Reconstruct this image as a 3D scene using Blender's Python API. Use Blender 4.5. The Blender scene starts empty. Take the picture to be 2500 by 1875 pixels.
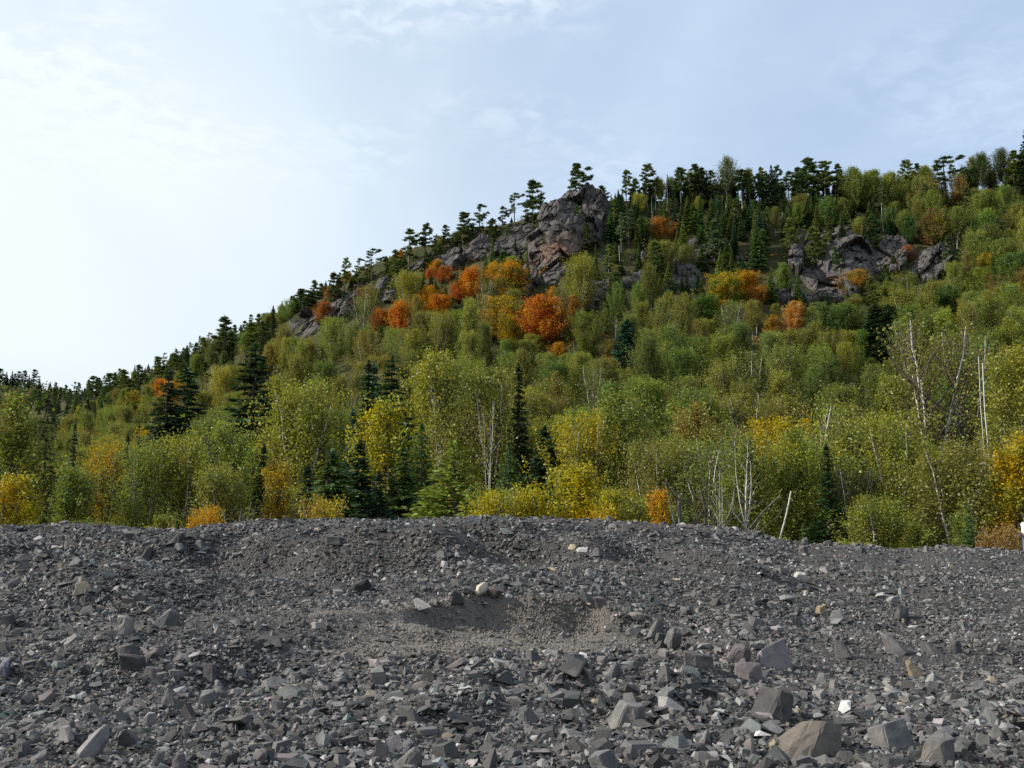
import bpy, bmesh, math, random
import numpy as np
from mathutils import Vector, Matrix, Euler

# ------------------------------------------------------------------ camera, sky, sun, exposure
R = math.radians
SC = bpy.context.scene
COL = SC.collection
PITCH, F, CAMZ = R(7.55), 2453.0, 1.6
SUN_AZ, SUN_EL = R(-90), R(33)          # azimuth from +Y, positive towards +X

cam_d = bpy.data.cameras.new('camera')
cam = bpy.data.objects.new('camera', cam_d)
COL.objects.link(cam)
cam.location = (0, 0, CAMZ)
cam.rotation_euler = (R(90) + PITCH, 0, 0)
cam_d.sensor_width = 36
cam_d.lens = 36 * F / 2500
cam_d.clip_start = 0.1
cam_d.clip_end = 20000
SC.camera = cam

SUN_DIR = Vector((math.sin(SUN_AZ) * math.cos(SUN_EL), math.cos(SUN_AZ) * math.cos(SUN_EL), math.sin(SUN_EL)))
world = bpy.data.worlds.new('World')
SC.world = world
world.use_nodes = True
SKY_STRENGTH = 0.09


def build_sky():
    nt = world.node_tree
    N, L = nt.nodes, nt.links
    N.clear()
    out = N.new('ShaderNodeOutputWorld')
    bg = N.new('ShaderNodeBackground')
    bg.inputs['Strength'].default_value = SKY_STRENGTH
    sky = N.new('ShaderNodeTexSky')
    sky.sky_type = 'NISHITA'
    sky.sun_disc = False
    sky.sun_elevation = SUN_EL
    sky.sun_rotation = SUN_AZ
    sky.air_density = 1.0
    sky.dust_density = 1.0
    tc = N.new('ShaderNodeTexCoord')
    sep = N.new('ShaderNodeSeparateXYZ')
    L.new(tc.outputs['Generated'], sep.inputs[0])

    def math_(op, a, b=None, c=None, clamp=False):
        n = N.new('ShaderNodeMath')
        n.operation = op
        n.use_clamp = clamp
        for i, x in enumerate((a, b, c)):
            if x is None:
                continue
            if isinstance(x, (int, float)):
                n.inputs[i].default_value = x
            else:
                L.new(x, n.inputs[i])
        return n.outputs[0]

    # cloud sheet: the view direction projected on a high flat layer
    zz = math_('ADD', math_('MAXIMUM', sep.outputs['Z'], 0.0), 0.12)
    px = math_('DIVIDE', sep.outputs['X'], zz)
    py = math_('DIVIDE', sep.outputs['Y'], zz)
    comb = N.new('ShaderNodeCombineXYZ')
    L.new(px, comb.inputs[0])
    L.new(py, comb.inputs[1])

    def noise(scale, detail, rough, dist=0.0, vec=None):
        n = N.new('ShaderNodeTexNoise')
        n.inputs['Scale'].default_value = scale
        n.inputs['Detail'].default_value = detail
        n.inputs['Roughness'].default_value = rough
        n.inputs['Distortion'].default_value = dist
        L.new(vec or comb.outputs[0], n.inputs['Vector'])
        return n.outputs['Fac']

    def remap(x, a, b, c, d):
        n = N.new('ShaderNodeMapRange')
        n.interpolation_type = 'SMOOTHSTEP'
        L.new(x, n.inputs[0])
        for i, q in enumerate((a, b, c, d)):
            n.inputs[i + 1].default_value = q
        return n.outputs[0]

    mp = N.new('ShaderNodeMapping')
    mp.inputs['Rotation'].default_value = (0, 0, R(25))
    mp.inputs['Scale'].default_value = (1.0, 0.45, 1)
    L.new(comb.outputs[0], mp.inputs[0])
    veil = remap(noise(0.9, 4, 0.55, 0.3, mp.outputs[0]), 0.35, 0.68, 0.0, 1.0)
    ripple = remap(noise(17, 3, 0.6, 0.4), 0.36, 0.68, 0.0, 1.0)
    patch = remap(noise(1.3, 2, 0.5), 0.42, 0.62, 0.0, 1.0)
    dot = N.new('ShaderNodeVectorMath')
    dot.operation = 'DOT_PRODUCT'
    L.new(tc.outputs['Generated'], dot.inputs[0])
    dot.inputs[1].default_value = SUN_DIR
    glow = remap(dot.outputs['Value'], -0.12, 0.64, 0.0, 1.0)     # thin cloud is brighter towards the sun
    low = remap(sep.outputs['Z'], 0.0, 0.35, 1.0, 0.0)
    high = remap(sep.outputs['Z'], 0.28, 0.47, 0.0, 1.0)
    rp = math_('MULTIPLY', math_('MULTIPLY', ripple, patch), high)
    glow = math_('MULTIPLY', glow, math_('SUBTRACT', 1.0, math_('MULTIPLY', high, 0.50)))
    glow = math_('ADD', glow, math_('MULTIPLY', math_('MULTIPLY', rp, 1.15), math_('ADD', glow, 0.12)), None, True)
    glow = math_('ADD', glow, math_('MULTIPLY', math_('SUBTRACT', veil, 0.4), 0.22), None, True)
    fac = math_('ADD', math_('MULTIPLY', veil, 0.10), 0.74)
    fac = math_('ADD', fac, math_('MULTIPLY', math_('MULTIPLY', ripple, patch), 0.10))
    fac = math_('ADD', fac, math_('MULTIPLY', glow, 0.34))
    fac = math_('ADD', fac, math_('MULTIPLY', low, 0.10), None, True)
    ccol = N.new('ShaderNodeMix')
    ccol.data_type = 'RGBA'
    L.new(glow, ccol.inputs[0])
    k = 1.0 / SKY_STRENGTH
    ccol.inputs[6].default_value = (0.445 * k, 0.57 * k, 0.755 * k, 1)
    ccol.inputs[7].default_value = (0.72 * k, 0.785 * k, 0.80 * k, 1)
    mix = N.new('ShaderNodeMix')
    mix.data_type = 'RGBA'
    L.new(fac, mix.inputs[0])
    L.new(sky.outputs[0], mix.inputs[6])
    L.new(ccol.outputs[2], mix.inputs[7])
    L.new(mix.outputs[2], bg.inputs['Color'])
    L.new(bg.outputs[0], out.inputs[0])


build_sky()
sun_d = bpy.data.lights.new('sun', 'SUN')
sun_d.energy = 5.0
sun_d.angle = R(0.6)
sun_d.color = (1.0, 0.95, 0.87)
sun = bpy.data.objects.new('sun', sun_d)
COL.objects.link(sun)
sun.rotation_euler = SUN_DIR.to_track_quat('Z', 'Y').to_euler()
sun.location = (-60, 20, 80)

SC.view_settings.view_transform = 'Standard'
SC.view_settings.look = 'None'
SC.view_settings.exposure = 0.35
SC.view_settings.gamma = 1.0
SC.view_settings.use_curve_mapping = False
SC.cycles.max_bounces = 5
SC.cycles.diffuse_bounces = 3
SC.cycles.glossy_bounces = 2
SC.cycles.transmission_bounces = 4
SC.cycles.use_denoising = False

rng = np.random.default_rng(7)
random.seed(7)

# ------------------------------------------------------------------ helpers
CP, SP = math.cos(PITCH), math.sin(PITCH)


def proj(x, y, z):
    zc = y * CP + (z - CAMZ) * SP
    yc = -y * SP + (z - CAMZ) * CP
    return 1250 + F * x / zc, 937.5 - F * yc / zc


def unproj(px, v, y):
    """The point at ground distance y seen in photograph pixel (px, v)."""
    u, w = (px - 1250) / F, (937.5 - v) / F
    dy = CP - w * SP
    dz = SP + w * CP
    return u / dy * y, y, CAMZ + dz / dy * y


def hash2(ix, iy, s):
    h = (ix.astype(np.int64) * 374761393 + iy.astype(np.int64) * 668265263 + s * 974634371) & 0x7fffffff
    h = ((h ^ (h >> 13)) * 1274126177) & 0x7fffffff
    return ((h ^ (h >> 16)) & 0xffff) / 65535.0


def vnoise(x, y, s=0):
    ix, iy = np.floor(x), np.floor(y)
    fx, fy = x - ix, y - iy
    fx, fy = fx * fx * (3 - 2 * fx), fy * fy * (3 - 2 * fy)
    a, b = hash2(ix, iy, s), hash2(ix + 1, iy, s)
    c, d = hash2(ix, iy + 1, s), hash2(ix + 1, iy + 1, s)
    return (a * (1 - fx) + b * fx) * (1 - fy) + (c * (1 - fx) + d * fx) * fy - 0.5


def fbm(x, y, s=0, o=4, g=0.5):
    t, k = 0, 1.0
    for i in range(o):
        t = t + k * vnoise(x * 2 ** i + 17.3 * i, y * 2 ** i - 9.1 * i, s + i)
        k *= g
    return t


def sstep(a, b, x):
    t = np.clip((x - a) / (b - a), 0, 1)
    return t * t * (3 - 2 * t)


def mesh_np(name, verts, faces, mat, attrs=None, smooth=False, mats=None, midx=None):
    """faces: an (n, k) array of equal polygons"""
    verts = np.ascontiguousarray(verts, dtype=np.float32)
    faces = np.ascontiguousarray(faces, dtype=np.int32)
    n, k = faces.shape
    me = bpy.data.meshes.new(name)
    me.vertices.add(len(verts))
    me.vertices.foreach_set('co', verts.ravel())
    me.loops.add(n * k)
    me.loops.foreach_set('vertex_index', faces.ravel())
    me.polygons.add(n)
    me.polygons.foreach_set('loop_start', np.arange(0, n * k, k, dtype=np.int32))
    me.polygons.foreach_set('use_smooth', np.full(n, bool(smooth)))
    for an, (kind, arr) in (attrs or {}).items():
        at = me.attributes.new(an, kind, 'FACE')
        arr = np.ascontiguousarray(arr, dtype=np.float32)
        at.data.foreach_set('color' if kind == 'FLOAT_COLOR' else 'value', arr.ravel())
    if mat:
        me.materials.append(mat)
    if mats is not None:
        me.materials.append(mats)
        me.polygons.foreach_set('material_index', np.ascontiguousarray(midx, dtype=np.int32))
    me.update(calc_edges=True)
    return me


def link(name, me, parent=None, **props):
    o = bpy.data.objects.new(name, me)
    COL.objects.link(o)
    if parent is not None:
        o.parent = parent
    for k_, v_ in props.items():
        o[k_] = v_
    return o


def grid_faces(nu, nv):
    i = np.arange(nu - 1)[:, None] * nv + np.arange(nv - 1)[None, :]
    i = i.ravel()
    return np.stack([i, i + nv, i + nv + 1, i + 1], 1)


class NT:
    """small node-material builder"""

    def __init__(s, name):
        s.m = bpy.data.materials.new(name)
        s.m.use_nodes = True
        s.t = s.m.node_tree
        s.t.nodes.clear()
        s.out = s.n('ShaderNodeOutputMaterial')

    def n(s, kind, **kw):
        nd = s.t.nodes.new(kind)
        for k_, v_ in kw.items():
            setattr(nd, k_, v_)
        return nd

    def put(s, sock, x):
        if isinstance(x, bpy.types.NodeSocket):
            s.t.links.new(x, sock)
        elif isinstance(x, (tuple, list)) and sock.type == 'RGBA':
            sock.default_value = (*x[:3], 1)
        else:
            sock.default_value = x

    def math(s, op, a, b=None, clamp=False):
        nd = s.n('ShaderNodeMath', operation=op, use_clamp=clamp)
        s.put(nd.inputs[0], a)
        if b is not None:
            s.put(nd.inputs[1], b)
        return nd.outputs[0]

    def mix(s, f, a, b, blend='MIX'):
        nd = s.n('ShaderNodeMix', data_type='RGBA', blend_type=blend)
        s.put(nd.inputs[0], f)
        s.put(nd.inputs[6], a)
        s.put(nd.inputs[7], b)
        return nd.outputs[2]

    def noise(s, scale, detail=3, rough=0.55, vec=None, dist=0.0):
        nd = s.n('ShaderNodeTexNoise')
        nd.inputs['Scale'].default_value = scale
        nd.inputs['Detail'].default_value = detail
        nd.inputs['Roughness'].default_value = rough
        nd.inputs['Distortion'].default_value = dist
        if vec is not None:
            s.put(nd.inputs['Vector'], vec)
        return nd.outputs['Fac']

    def remap(s, x, a, b, c=0.0, d=1.0):
        nd = s.n('ShaderNodeMapRange')
        s.put(nd.inputs[0], x)
        for i, q in enumerate((a, b, c, d)):
            nd.inputs[i + 1].default_value = q
        return nd.outputs[0]

    def pos(s):
        return s.n('ShaderNodeNewGeometry').outputs['Position']

    def objco(s):
        return s.n('ShaderNodeTexCoord').outputs['Object']

    def attr(s, name, kind='GEOMETRY'):
        nd = s.n('ShaderNodeAttribute', attribute_name=name, attribute_type=kind)
        return nd

    def bump(s, h, strength, dist):
        nd = s.n('ShaderNodeBump')
        nd.inputs['Strength'].default_value = strength
        nd.inputs['Distance'].default_value = dist
        s.put(nd.inputs['Height'], h)
        return nd.outputs[0]

    def pbr(s, col, rough=0.9, normal=None, spec=0.3):
        p = s.n('ShaderNodeBsdfPrincipled')
        s.put(p.inputs['Base Color'], col)
        s.put(p.inputs['Roughness'], rough)
        s.put(p.inputs['Specular IOR Level'], spec)
        if normal is not None:
            s.put(p.inputs['Normal'], normal)
        s.t.links.new(p.outputs[0], s.out.inputs[0])
        return s.m


# ------------------------------------------------------------------ materials
def mat_leaf(name, trans, rough=0.5, gloss=0.06):
    b = NT(name)
    oi = b.n('ShaderNodeObjectInfo')
    two = b.attr('second_colour', 'OBJECT').outputs['Color']
    pn = b.math('ADD', b.noise(0.38, 3, 0.6, b.objco()), b.math('MULTIPLY', b.math('SUBTRACT', b.attr('tone').outputs['Fac'], 0.5), 0.22))
    patch = b.remap(pn, 0.42, 0.60)
    col = b.mix(patch, oi.outputs['Color'], two)
    tint = b.attr('tint').outputs['Fac']
    k = b.remap(tint, 0, 1, 0.55, 1.36)
    km = b.n('ShaderNodeCombineColor')
    b.put(km.inputs[0], k)
    b.put(km.inputs[1], k)
    b.put(km.inputs[2], k)
    col = b.mix(1.0, col, km.outputs[0], 'MULTIPLY')
    hs = b.n('ShaderNodeHueSaturation')
    b.put(hs.inputs['Hue'], b.remap(b.attr('tone').outputs['Fac'], 0, 1, 0.486, 0.528))
    b.put(hs.inputs['Saturation'], 1.07)
    b.put(hs.inputs['Color'], col)
    col = hs.outputs[0]
    d = b.n('ShaderNodeBsdfDiffuse')
    t = b.n('ShaderNodeBsdfTranslucent')
    g = b.n('ShaderNodeBsdfGlossy')
    g.inputs['Roughness'].default_value = rough
    b.put(d.inputs[0], col)
    b.put(t.inputs[0], b.mix(1.0, col, (1.15, 1.1, 0.6), 'MULTIPLY'))
    g.inputs[0].default_value = (0.8, 0.85, 0.85, 1)
    m1 = b.n('ShaderNodeMixShader')
    m1.inputs[0].default_value = trans
    b.t.links.new(d.outputs[0], m1.inputs[1])
    b.t.links.new(t.outputs[0], m1.inputs[2])
    m2 = b.n('ShaderNodeMixShader')
    m2.inputs[0].default_value = gloss
    b.t.links.new(m1.outputs[0], m2.inputs[1])
    b.t.links.new(g.outputs[0], m2.inputs[2])
    b.t.links.new(m2.outputs[0], b.out.inputs[0])
    return b.m


M_LEAF = mat_leaf('broad_leaves', 0.42, 0.5, 0.025)
M_NEEDLE = mat_leaf('conifer_needles', 0.25, 0.6, 0.02)


def mat_bark_white():
    b = NT('birch_bark')
    co = b.objco()
    mp = b.n('ShaderNodeMapping')
    mp.inputs['Scale'].default_value = (1.5, 1.5, 9)
    b.put(mp.inputs[0], co)
    bands = b.remap(b.noise(1.0, 3, 0.6, mp.outputs[0]), 0.56, 0.66)
    blot = b.remap(b.noise(0.7, 2, 0.5, co), 0.5, 0.7)
    c = b.mix(blot, (0.54, 0.52, 0.47), (0.30, 0.28, 0.25))
    c = b.mix(bands, c, (0.07, 0.06, 0.055))
    return b.pbr(c, 0.75)


def mat_bark(name, c0, c1):
    b = NT(name)
    co = b.objco()
    mp = b.n('ShaderNodeMapping')
    mp.inputs['Scale'].default_value = (6, 6, 1.2)
    b.put(mp.inputs[0], co)
    n = b.noise(1.5, 4, 0.65, mp.outputs[0])
    return b.pbr(b.mix(b.remap(n, 0.35, 0.65), c0, c1), 0.95, b.bump(n, 0.6, 0.05))


M_BIRCH = mat_bark_white()
M_GREYBARK = mat_bark('grey_bark', (0.06, 0.05, 0.045), (0.2, 0.18, 0.16))
M_PALEBARK = mat_bark('pale_bark', (0.16, 0.15, 0.12), (0.42, 0.40, 0.35))
M_DARKBARK = mat_bark('dark_bark', (0.03, 0.026, 0.022), (0.09, 0.075, 0.062))
M_TWIG = mat_bark('twig_bark', (0.05, 0.036, 0.03), (0.13, 0.10, 0.085))
M_DEADWOOD = mat_bark('dead_wood', (0.22, 0.2, 0.18), (0.5, 0.48, 0.44))


def mat_stone(name, from_object):
    b = NT(name)
    co = b.pos()
    if from_object:
        base = b.n('ShaderNodeObjectInfo').outputs['Color']
    else:
        base = b.attr('shade').outputs['Color']
    n1 = b.noise(9, 5, 0.65, co)
    n2 = b.noise(55, 4, 0.7, co)
    col = b.mix(b.remap(n1, 0.3, 0.7), b.mix(1.0, base, (0.72, 0.72, 0.74), 'MULTIPLY'),
                b.mix(1.0, base, (1.28, 1.25, 1.2), 'MULTIPLY'))
    col = b.mix(b.remap(n2, 0.62, 0.75, 0, 0.5), col, (0.24, 0.22, 0.21))
    if from_object:
        dust = b.remap(b.noise(3.0, 3, 0.6, co), 0.55, 0.72, 0, 0.45)
        col = b.mix(dust, col, (0.20, 0.165, 0.13))
    hgt = b.math('ADD', b.math('MULTIPLY', n1, 0.7), b.math('MULTIPLY', n2, 0.3))
    return b.pbr(col, 0.82, b.bump(hgt, 0.55, 0.03), 0.25)


M_STONE = mat_stone('loose_stone', True)
M_GRAVEL = mat_stone('gravel_stone', False)


def mat_rubble():
    b = NT('rubble_fines')
    co = b.pos()
    n1 = b.noise(0.8, 4, 0.6, co)
    n2 = b.noise(24, 5, 0.7, co)
    vor = b.n('ShaderNodeTexVoronoi', feature='F1')
    vor.inputs['Scale'].default_value = 38
    b.put(vor.inputs['Vector'], co)
    grain = b.n('ShaderNodeSeparateColor')
    b.put(grain.inputs[0], vor.outputs['Color'])
    col = b.mix(grain.outputs[0], (0.02, 0.019, 0.0185), (0.08, 0.075, 0.072))
    col = b.mix(b.remap(n1, 0.3, 0.7, 0.0, 0.4), col, (0.12, 0.108, 0.10))
    dirt = b.attr('dirt').outputs['Fac']
    col = b.mix(b.math('MULTIPLY', dirt, b.remap(n2, 0.3, 0.6, 0.45, 0.95)), col, (0.195, 0.17, 0.143))
    hgt = b.math('ADD', b.math('MULTIPLY', vor.outputs['Distance'], -0.8), b.math('MULTIPLY', n2, 0.6))
    return b.pbr(col, 0.95, b.bump(hgt, 0.9, 0.03), 0.15)


M_RUBBLE = mat_rubble()


def mat_soil():
    b = NT('forest_floor_litter')
    co = b.pos()
    n1 = b.noise(0.12, 4, 0.6, co)
    n2 = b.noise(1.6, 4, 0.7, co)
    col = b.mix(b.remap(n1, 0.35, 0.65), (0.035, 0.04, 0.018), (0.075, 0.06, 0.03))
    col = b.mix(b.remap(n2, 0.45, 0.7), col, (0.05, 0.062, 0.02))
    return b.pbr(col, 1.0, b.bump(n2, 0.8, 0.6), 0.1)


M_SOIL = mat_soil()


def mat_cliff():
    b = NT('cliff_basalt')
    co = b.pos()
    n1 = b.noise(0.35, 5, 0.6, co)
    n2 = b.noise(2.2, 5, 0.7, co)
    mp = b.n('ShaderNodeMapping')
    mp.inputs['Scale'].default_value = (0.9, 0.9, 0.16)
    b.put(mp.inputs[0], co)
    streak = b.noise(1.0, 4, 0.6, mp.outputs[0])
    col = b.mix(b.remap(n1, 0.3, 0.7), (0.055, 0.048, 0.0455), (0.118, 0.104, 0.097))
    col = b.mix(b.remap(streak, 0.54, 0.74, 0, 0.5), col, (0.15, 0.138, 0.128))
    col = b.mix(b.remap(n2, 0.55, 0.75, 0, 0.6), col, (0.04, 0.037, 0.036))
    lich = b.remap(b.noise(0.9, 4, 0.7, co), 0.58, 0.68, 0, 0.5)
    col = b.mix(lich, col, (0.105, 0.11, 0.07))
    rust = b.attr('rust').outputs['Fac']
    col = b.mix(b.math('MULTIPLY', rust, b.remap(n2, 0.3, 0.6, 0.3, 0.9)), col, (0.20, 0.10, 0.055))
    vor = b.n('ShaderNodeTexVoronoi', feature='DISTANCE_TO_EDGE')
    vor.inputs['Scale'].default_value = 0.42
    mp2 = b.n('ShaderNodeMapping')
    mp2.inputs['Scale'].default_value = (1.3, 1.0, 0.5)
    mp2.inputs['Rotation'].default_value = (0, R(-22), 0)
    b.put(mp2.inputs[0], co)
    b.put(vor.inputs['Vector'], mp2.outputs[0])
    crack = b.remap(vor.outputs['Distance'], 0.0, 0.05, 0, 1)
    hgt = b.math('ADD', b.math('MULTIPLY', n2, 0.25), crack)
    return b.pbr(col, 0.9, b.bump(hgt, 0.8, 0.3), 0.2)


M_CLIFF = mat_cliff()


def mat_plain(name, col, rough=0.8, var=0.15):
    b = NT(name)
    n = b.noise(30, 3, 0.6, b.objco())
    c = b.mix(b.remap(n, 0.3, 0.7), tuple(x * (1 - var) for x in col), tuple(x * (1 + var) for x in col))
    return b.pbr(c, rough)


# ------------------------------------------------------------------ terrain shapes
# crest of the rubble heap: photograph column, row, distance
CREST = np.array([(-900, 1300, 23), (-200, 1292, 22), (0, 1287, 21.5), (60, 1283, 21.5), (180, 1278, 21.5), (250, 1281, 21.5), (330, 1290, 21.5),
                  (440, 1293, 21.5), (500, 1282, 22), (620, 1271, 22), (750, 1266, 22), (1000, 1268, 22.5), (1210, 1262, 22.5),
                  (1300, 1266, 23), (1480, 1270, 23.5), (1600, 1280, 24.5), (1750, 1283, 25.5), (1830, 1296, 26), (1920, 1320, 26.5), (1960, 1328, 27),
                  (2100, 1331, 27.5), (2200, 1341, 28), (2300, 1333, 28), (2400, 1339, 28.5), (2500, 1346, 28.5), (2700, 1345, 29), (3400, 1330, 30)], float)
_cx, _cy, _cz = unproj(CREST[:, 0], CREST[:, 1], CREST[:, 2])
CR_A, CR_D, CR_Z = _cx / _cy, CREST[:, 2], _cz


# heaps and hollows on the rubble: photograph column, distance, half-width in m across / along, height
BUMPS = [(330, 17.0, 1.6, 1.0, -0.22), (240, 18.6, 1.5, 0.8, 0.16), (480, 14.6, 1.2, 0.9, -0.10), (620, 17.6, 1.3, 0.8, 0.20),
         (800, 16.2, 1.4, 0.8, -0.26), (900, 18.2, 1.6, 0.9, 0.30), (1010, 16.6, 1.0, 0.8, -0.2), (1110, 18.6, 1.1, 0.9, 0.30),
         (1230, 17.2, 1.3, 0.9, -0.34), (1330, 19.6, 1.2, 0.9, 0.18), (1440, 17.8, 1.6, 1.0, -0.20), (1480, 22.5, 0.6, 0.7, 0.16), (1560, 22.0, 0.5, 0.8, -0.22),
         (1250, 14.0, 3.0, 1.1, 0.10), (1190, 21.2, 1.0, 0.7, 0.12), (1700, 20.5, 1.6, 1.0, 0.10), (1880, 15.0, 2.0, 1.2, 0.08),
         (150, 13.0, 1.8, 1.4, 0.10), (700, 12.6, 1.2, 0.9, -0.08), (420, 10.4, 1.2, 0.8, 0.05), (2150, 17.5, 1.6, 1.6, 0.10), (1000, 19.8, 1.2, 0.7, 0.1)]


BANKS = [(-4.2, 16.5, -0.9, 14.5, .34), (-1.5, 19.9, 1.2, 16.5, .36), (-7.6, 18.0, -5.3, 16.3, .30), (1.5, 22.0, 2.7, 19.9, .26), (-3.7, 20.3, -1.9, 17.6, .26), (-6.5, 13.6, -4.2, 12.0, .14), (2.6, 17.2, 4.0, 15.6, .14), (-3.9, 9.9, -2.6, 9.0, .10), (0.4, 8.6, 1.3, 8.0, .08)]


def rubble_z(x, y):
    x = np.asarray(x, float)
    y = np.asarray(y, float)
    a = x / np.maximum(y, 1.0)
    D = np.interp(a, CR_A, CR_D)
    zc = np.interp(a, CR_A, CR_Z)
    t = np.clip((y - 5.5) / (D - 5.5), 0, 1)
    s = 0.55 * t + 0.45 * t * t * (3 - 2 * t)
    z = zc * s
    d = np.maximum(y - D, 0)
    z = z - 0.09 * d - 0.55 * np.maximum(d - 8, 0)
    keep = np.clip((D - y) / 3.0, 0.10, 1)
    keep2 = np.where(np.abs(D - y) < 2.5, 0.06, np.clip((D - y - 1.8) / 3.5, 0.06, 1))
    for bx, by, wx, wy, h in BUMPS:
        X = (bx - 1250) / F * by
        z = z + 1.45 * h * np.exp(-((x - X) / wx) ** 2 - ((y - by) / wy) ** 2) * (keep2 if h > 0 else np.maximum(keep, .3))
    # loose banks: gentle behind, steep towards the hollow in front
    for x0, y0, x1, y1, H in BANKS:
        L_ = math.hypot(x1 - x0, y1 - y0)
        ux, uy = (x1 - x0) / L_, (y1 - y0) / L_
        al = ((x - x0) * ux + (y - y0) * uy) / L_
        dd = -(x - x0) * uy + (y - y0) * ux           # positive behind the bank
        dd = dd + .35 * vnoise(al * 5 + x0, al * 0 + y0, 12)
        prof = np.where(dd > 0, np.exp(-(dd / 1.9) ** 2), np.exp(-(dd / .42) ** 2))
        pit = np.exp(-((dd + .9) / .8) ** 2) * .35
        z = z + 1.75 * H * (prof - 1.3 * pit) * sstep(-.18, .12, al) * (1 - sstep(.85, 1.18, al))
    # nothing in front of the crest stands higher than the sight line over it
    lim = CAMZ + (zc - CAMZ) * y / D - 0.02 - 0.010 * np.maximum(D - y, 0)
    over = z - (lim - .10)
    z = np.where((y < D) & (over > 0), lim - .10 * np.exp(-np.maximum(over, 0) / .10), z)
    # the dug scoop in the middle of the heap, steep lip at its far side
    X0, px0 = 0.0, 0.0
    lip = 12.15 + 0.45 * vnoise(x * 1.3, x * 0 + 3.0, 5) + .22 * vnoise(x * 4.1, x * 0 + 8.0, 6) - 0.33 * (x - 0.1) ** 2
    q = lip - y                                  # metres in front of the lip
    side = np.exp(-np.abs((x - 0.05) / 1.35) ** 2.4)
    dig = 0.36 * sstep(-0.02, 0.13, q) * (1 - sstep(0.2, 2.6, q)) * side * (1 + .7 * vnoise(x * 1.6, y * 1.6, 19))
    z = z - dig
    z = z + 0.11 * np.exp(-(q / 0.5) ** 2) * side * (1 + 1.2 * vnoise(x * 2.2, y * 2.2, 15))
    z = z + 0.16 * fbm(x * 0.45, y * 0.45, 3, 3) * keep + 0.07 * fbm(x * 1.7, y * 1.7, 9, 3) * np.maximum(keep, 0.5)
    return np.maximum(z, -4.2)


def scoop_dirt(x, y):
    e = ((x - 0.0) / 2.05) ** 2 + ((y - 10.8) / 1.65) ** 2
    e2 = ((x + 3.1) / 2.2) ** 2 + ((y - 11.2) / 1.1) ** 2
    n = fbm(x * 1.5, y * 1.5, 21, 3)
    return np.clip(1.25 - e + n * 1.2, 0, 1) * 0.9 + 0.3 * np.clip(1.0 - e2 + n, 0, 1)


# ridge line of the hillside: column, row of the ground, distance
RIDGE = np.array([(-1500, 1040, 760), (-300, 1000, 640), (0, 992, 600), (180, 970, 520), (300, 930, 460), (400, 897, 420), (480, 856, 385), (560, 822, 360),
                  (640, 785, 340), (700, 742, 330), (800, 695, 320), (900, 650, 312), (1000, 600, 305), (1080, 580, 300),
                  (1150, 556, 297), (1250, 545, 294), (1320, 520, 292), (1370, 490, 290), (1440, 487, 290), (1500, 492, 290),
                  (1600, 494, 290), (1750, 492, 288), (1900, 492, 285), (2050, 492, 282), (2200, 492, 280), (2350, 478, 275),
                  (2500, 445, 270), (2900, 380, 262), (4000, 350, 262)], float)
_rx, _ry, _rz = unproj(RIDGE[:, 0], RIDGE[:, 1], RIDGE[:, 2])
RG_A, RG_D, RG_Z = _rx / _ry, RIDGE[:, 2], _rz
FLOOR = -4.2


def hill_z(x, y):
    x = np.asarray(x, float)
    y = np.asarray(y, float)
    a = x / np.maximum(y, 1.0)
    D = np.interp(a, RG_A, RG_D)
    zr = np.interp(a, RG_A, RG_Z)
    y0 = 92.0
    t = np.clip((y - y0) / (D - y0), 0, 1)
    p = 0.55 * t ** 1.6 + 0.45 * t ** 2.6
    z = FLOOR + (zr - FLOOR) * p
    z = z - 0.12 * np.maximum(y - D, 0)
    n = fbm(x * 0.03, y * 0.03, 31, 4)
    z = z + n * 5.5 * sstep(0.05, 0.5, t) * (1 - 0.75 * sstep(0.85, 1.0, t)) + 1.0 * fbm(x * 0.11, y * 0.11, 41, 2) * sstep(0, .2, t)
    return z


def hill_hit(px, v, y_lo=95.0):
    """where the ray of a photograph pixel meets the hillside (arrays)"""
    px = np.atleast_1d(np.asarray(px, float))
    v = np.atleast_1d(np.asarray(v, float))
    ys = np.arange(y_lo, 620, 1.0)
    best = np.full(len(px), 620.0)
    for i in range(len(px)):
        X, Y, Z = unproj(px[i], v[i], ys)
        d = hill_z(X, Y) - Z
        k = np.argmax(d > 0)
        if d[k] > 0:
            if k > 0:
                best[i] = ys[k - 1] + d[k - 1] / (d[k - 1] - d[k])
            else:
                best[i] = ys[0]
        else:
            best[i] = ys[np.argmax(d)]
    return best


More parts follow.
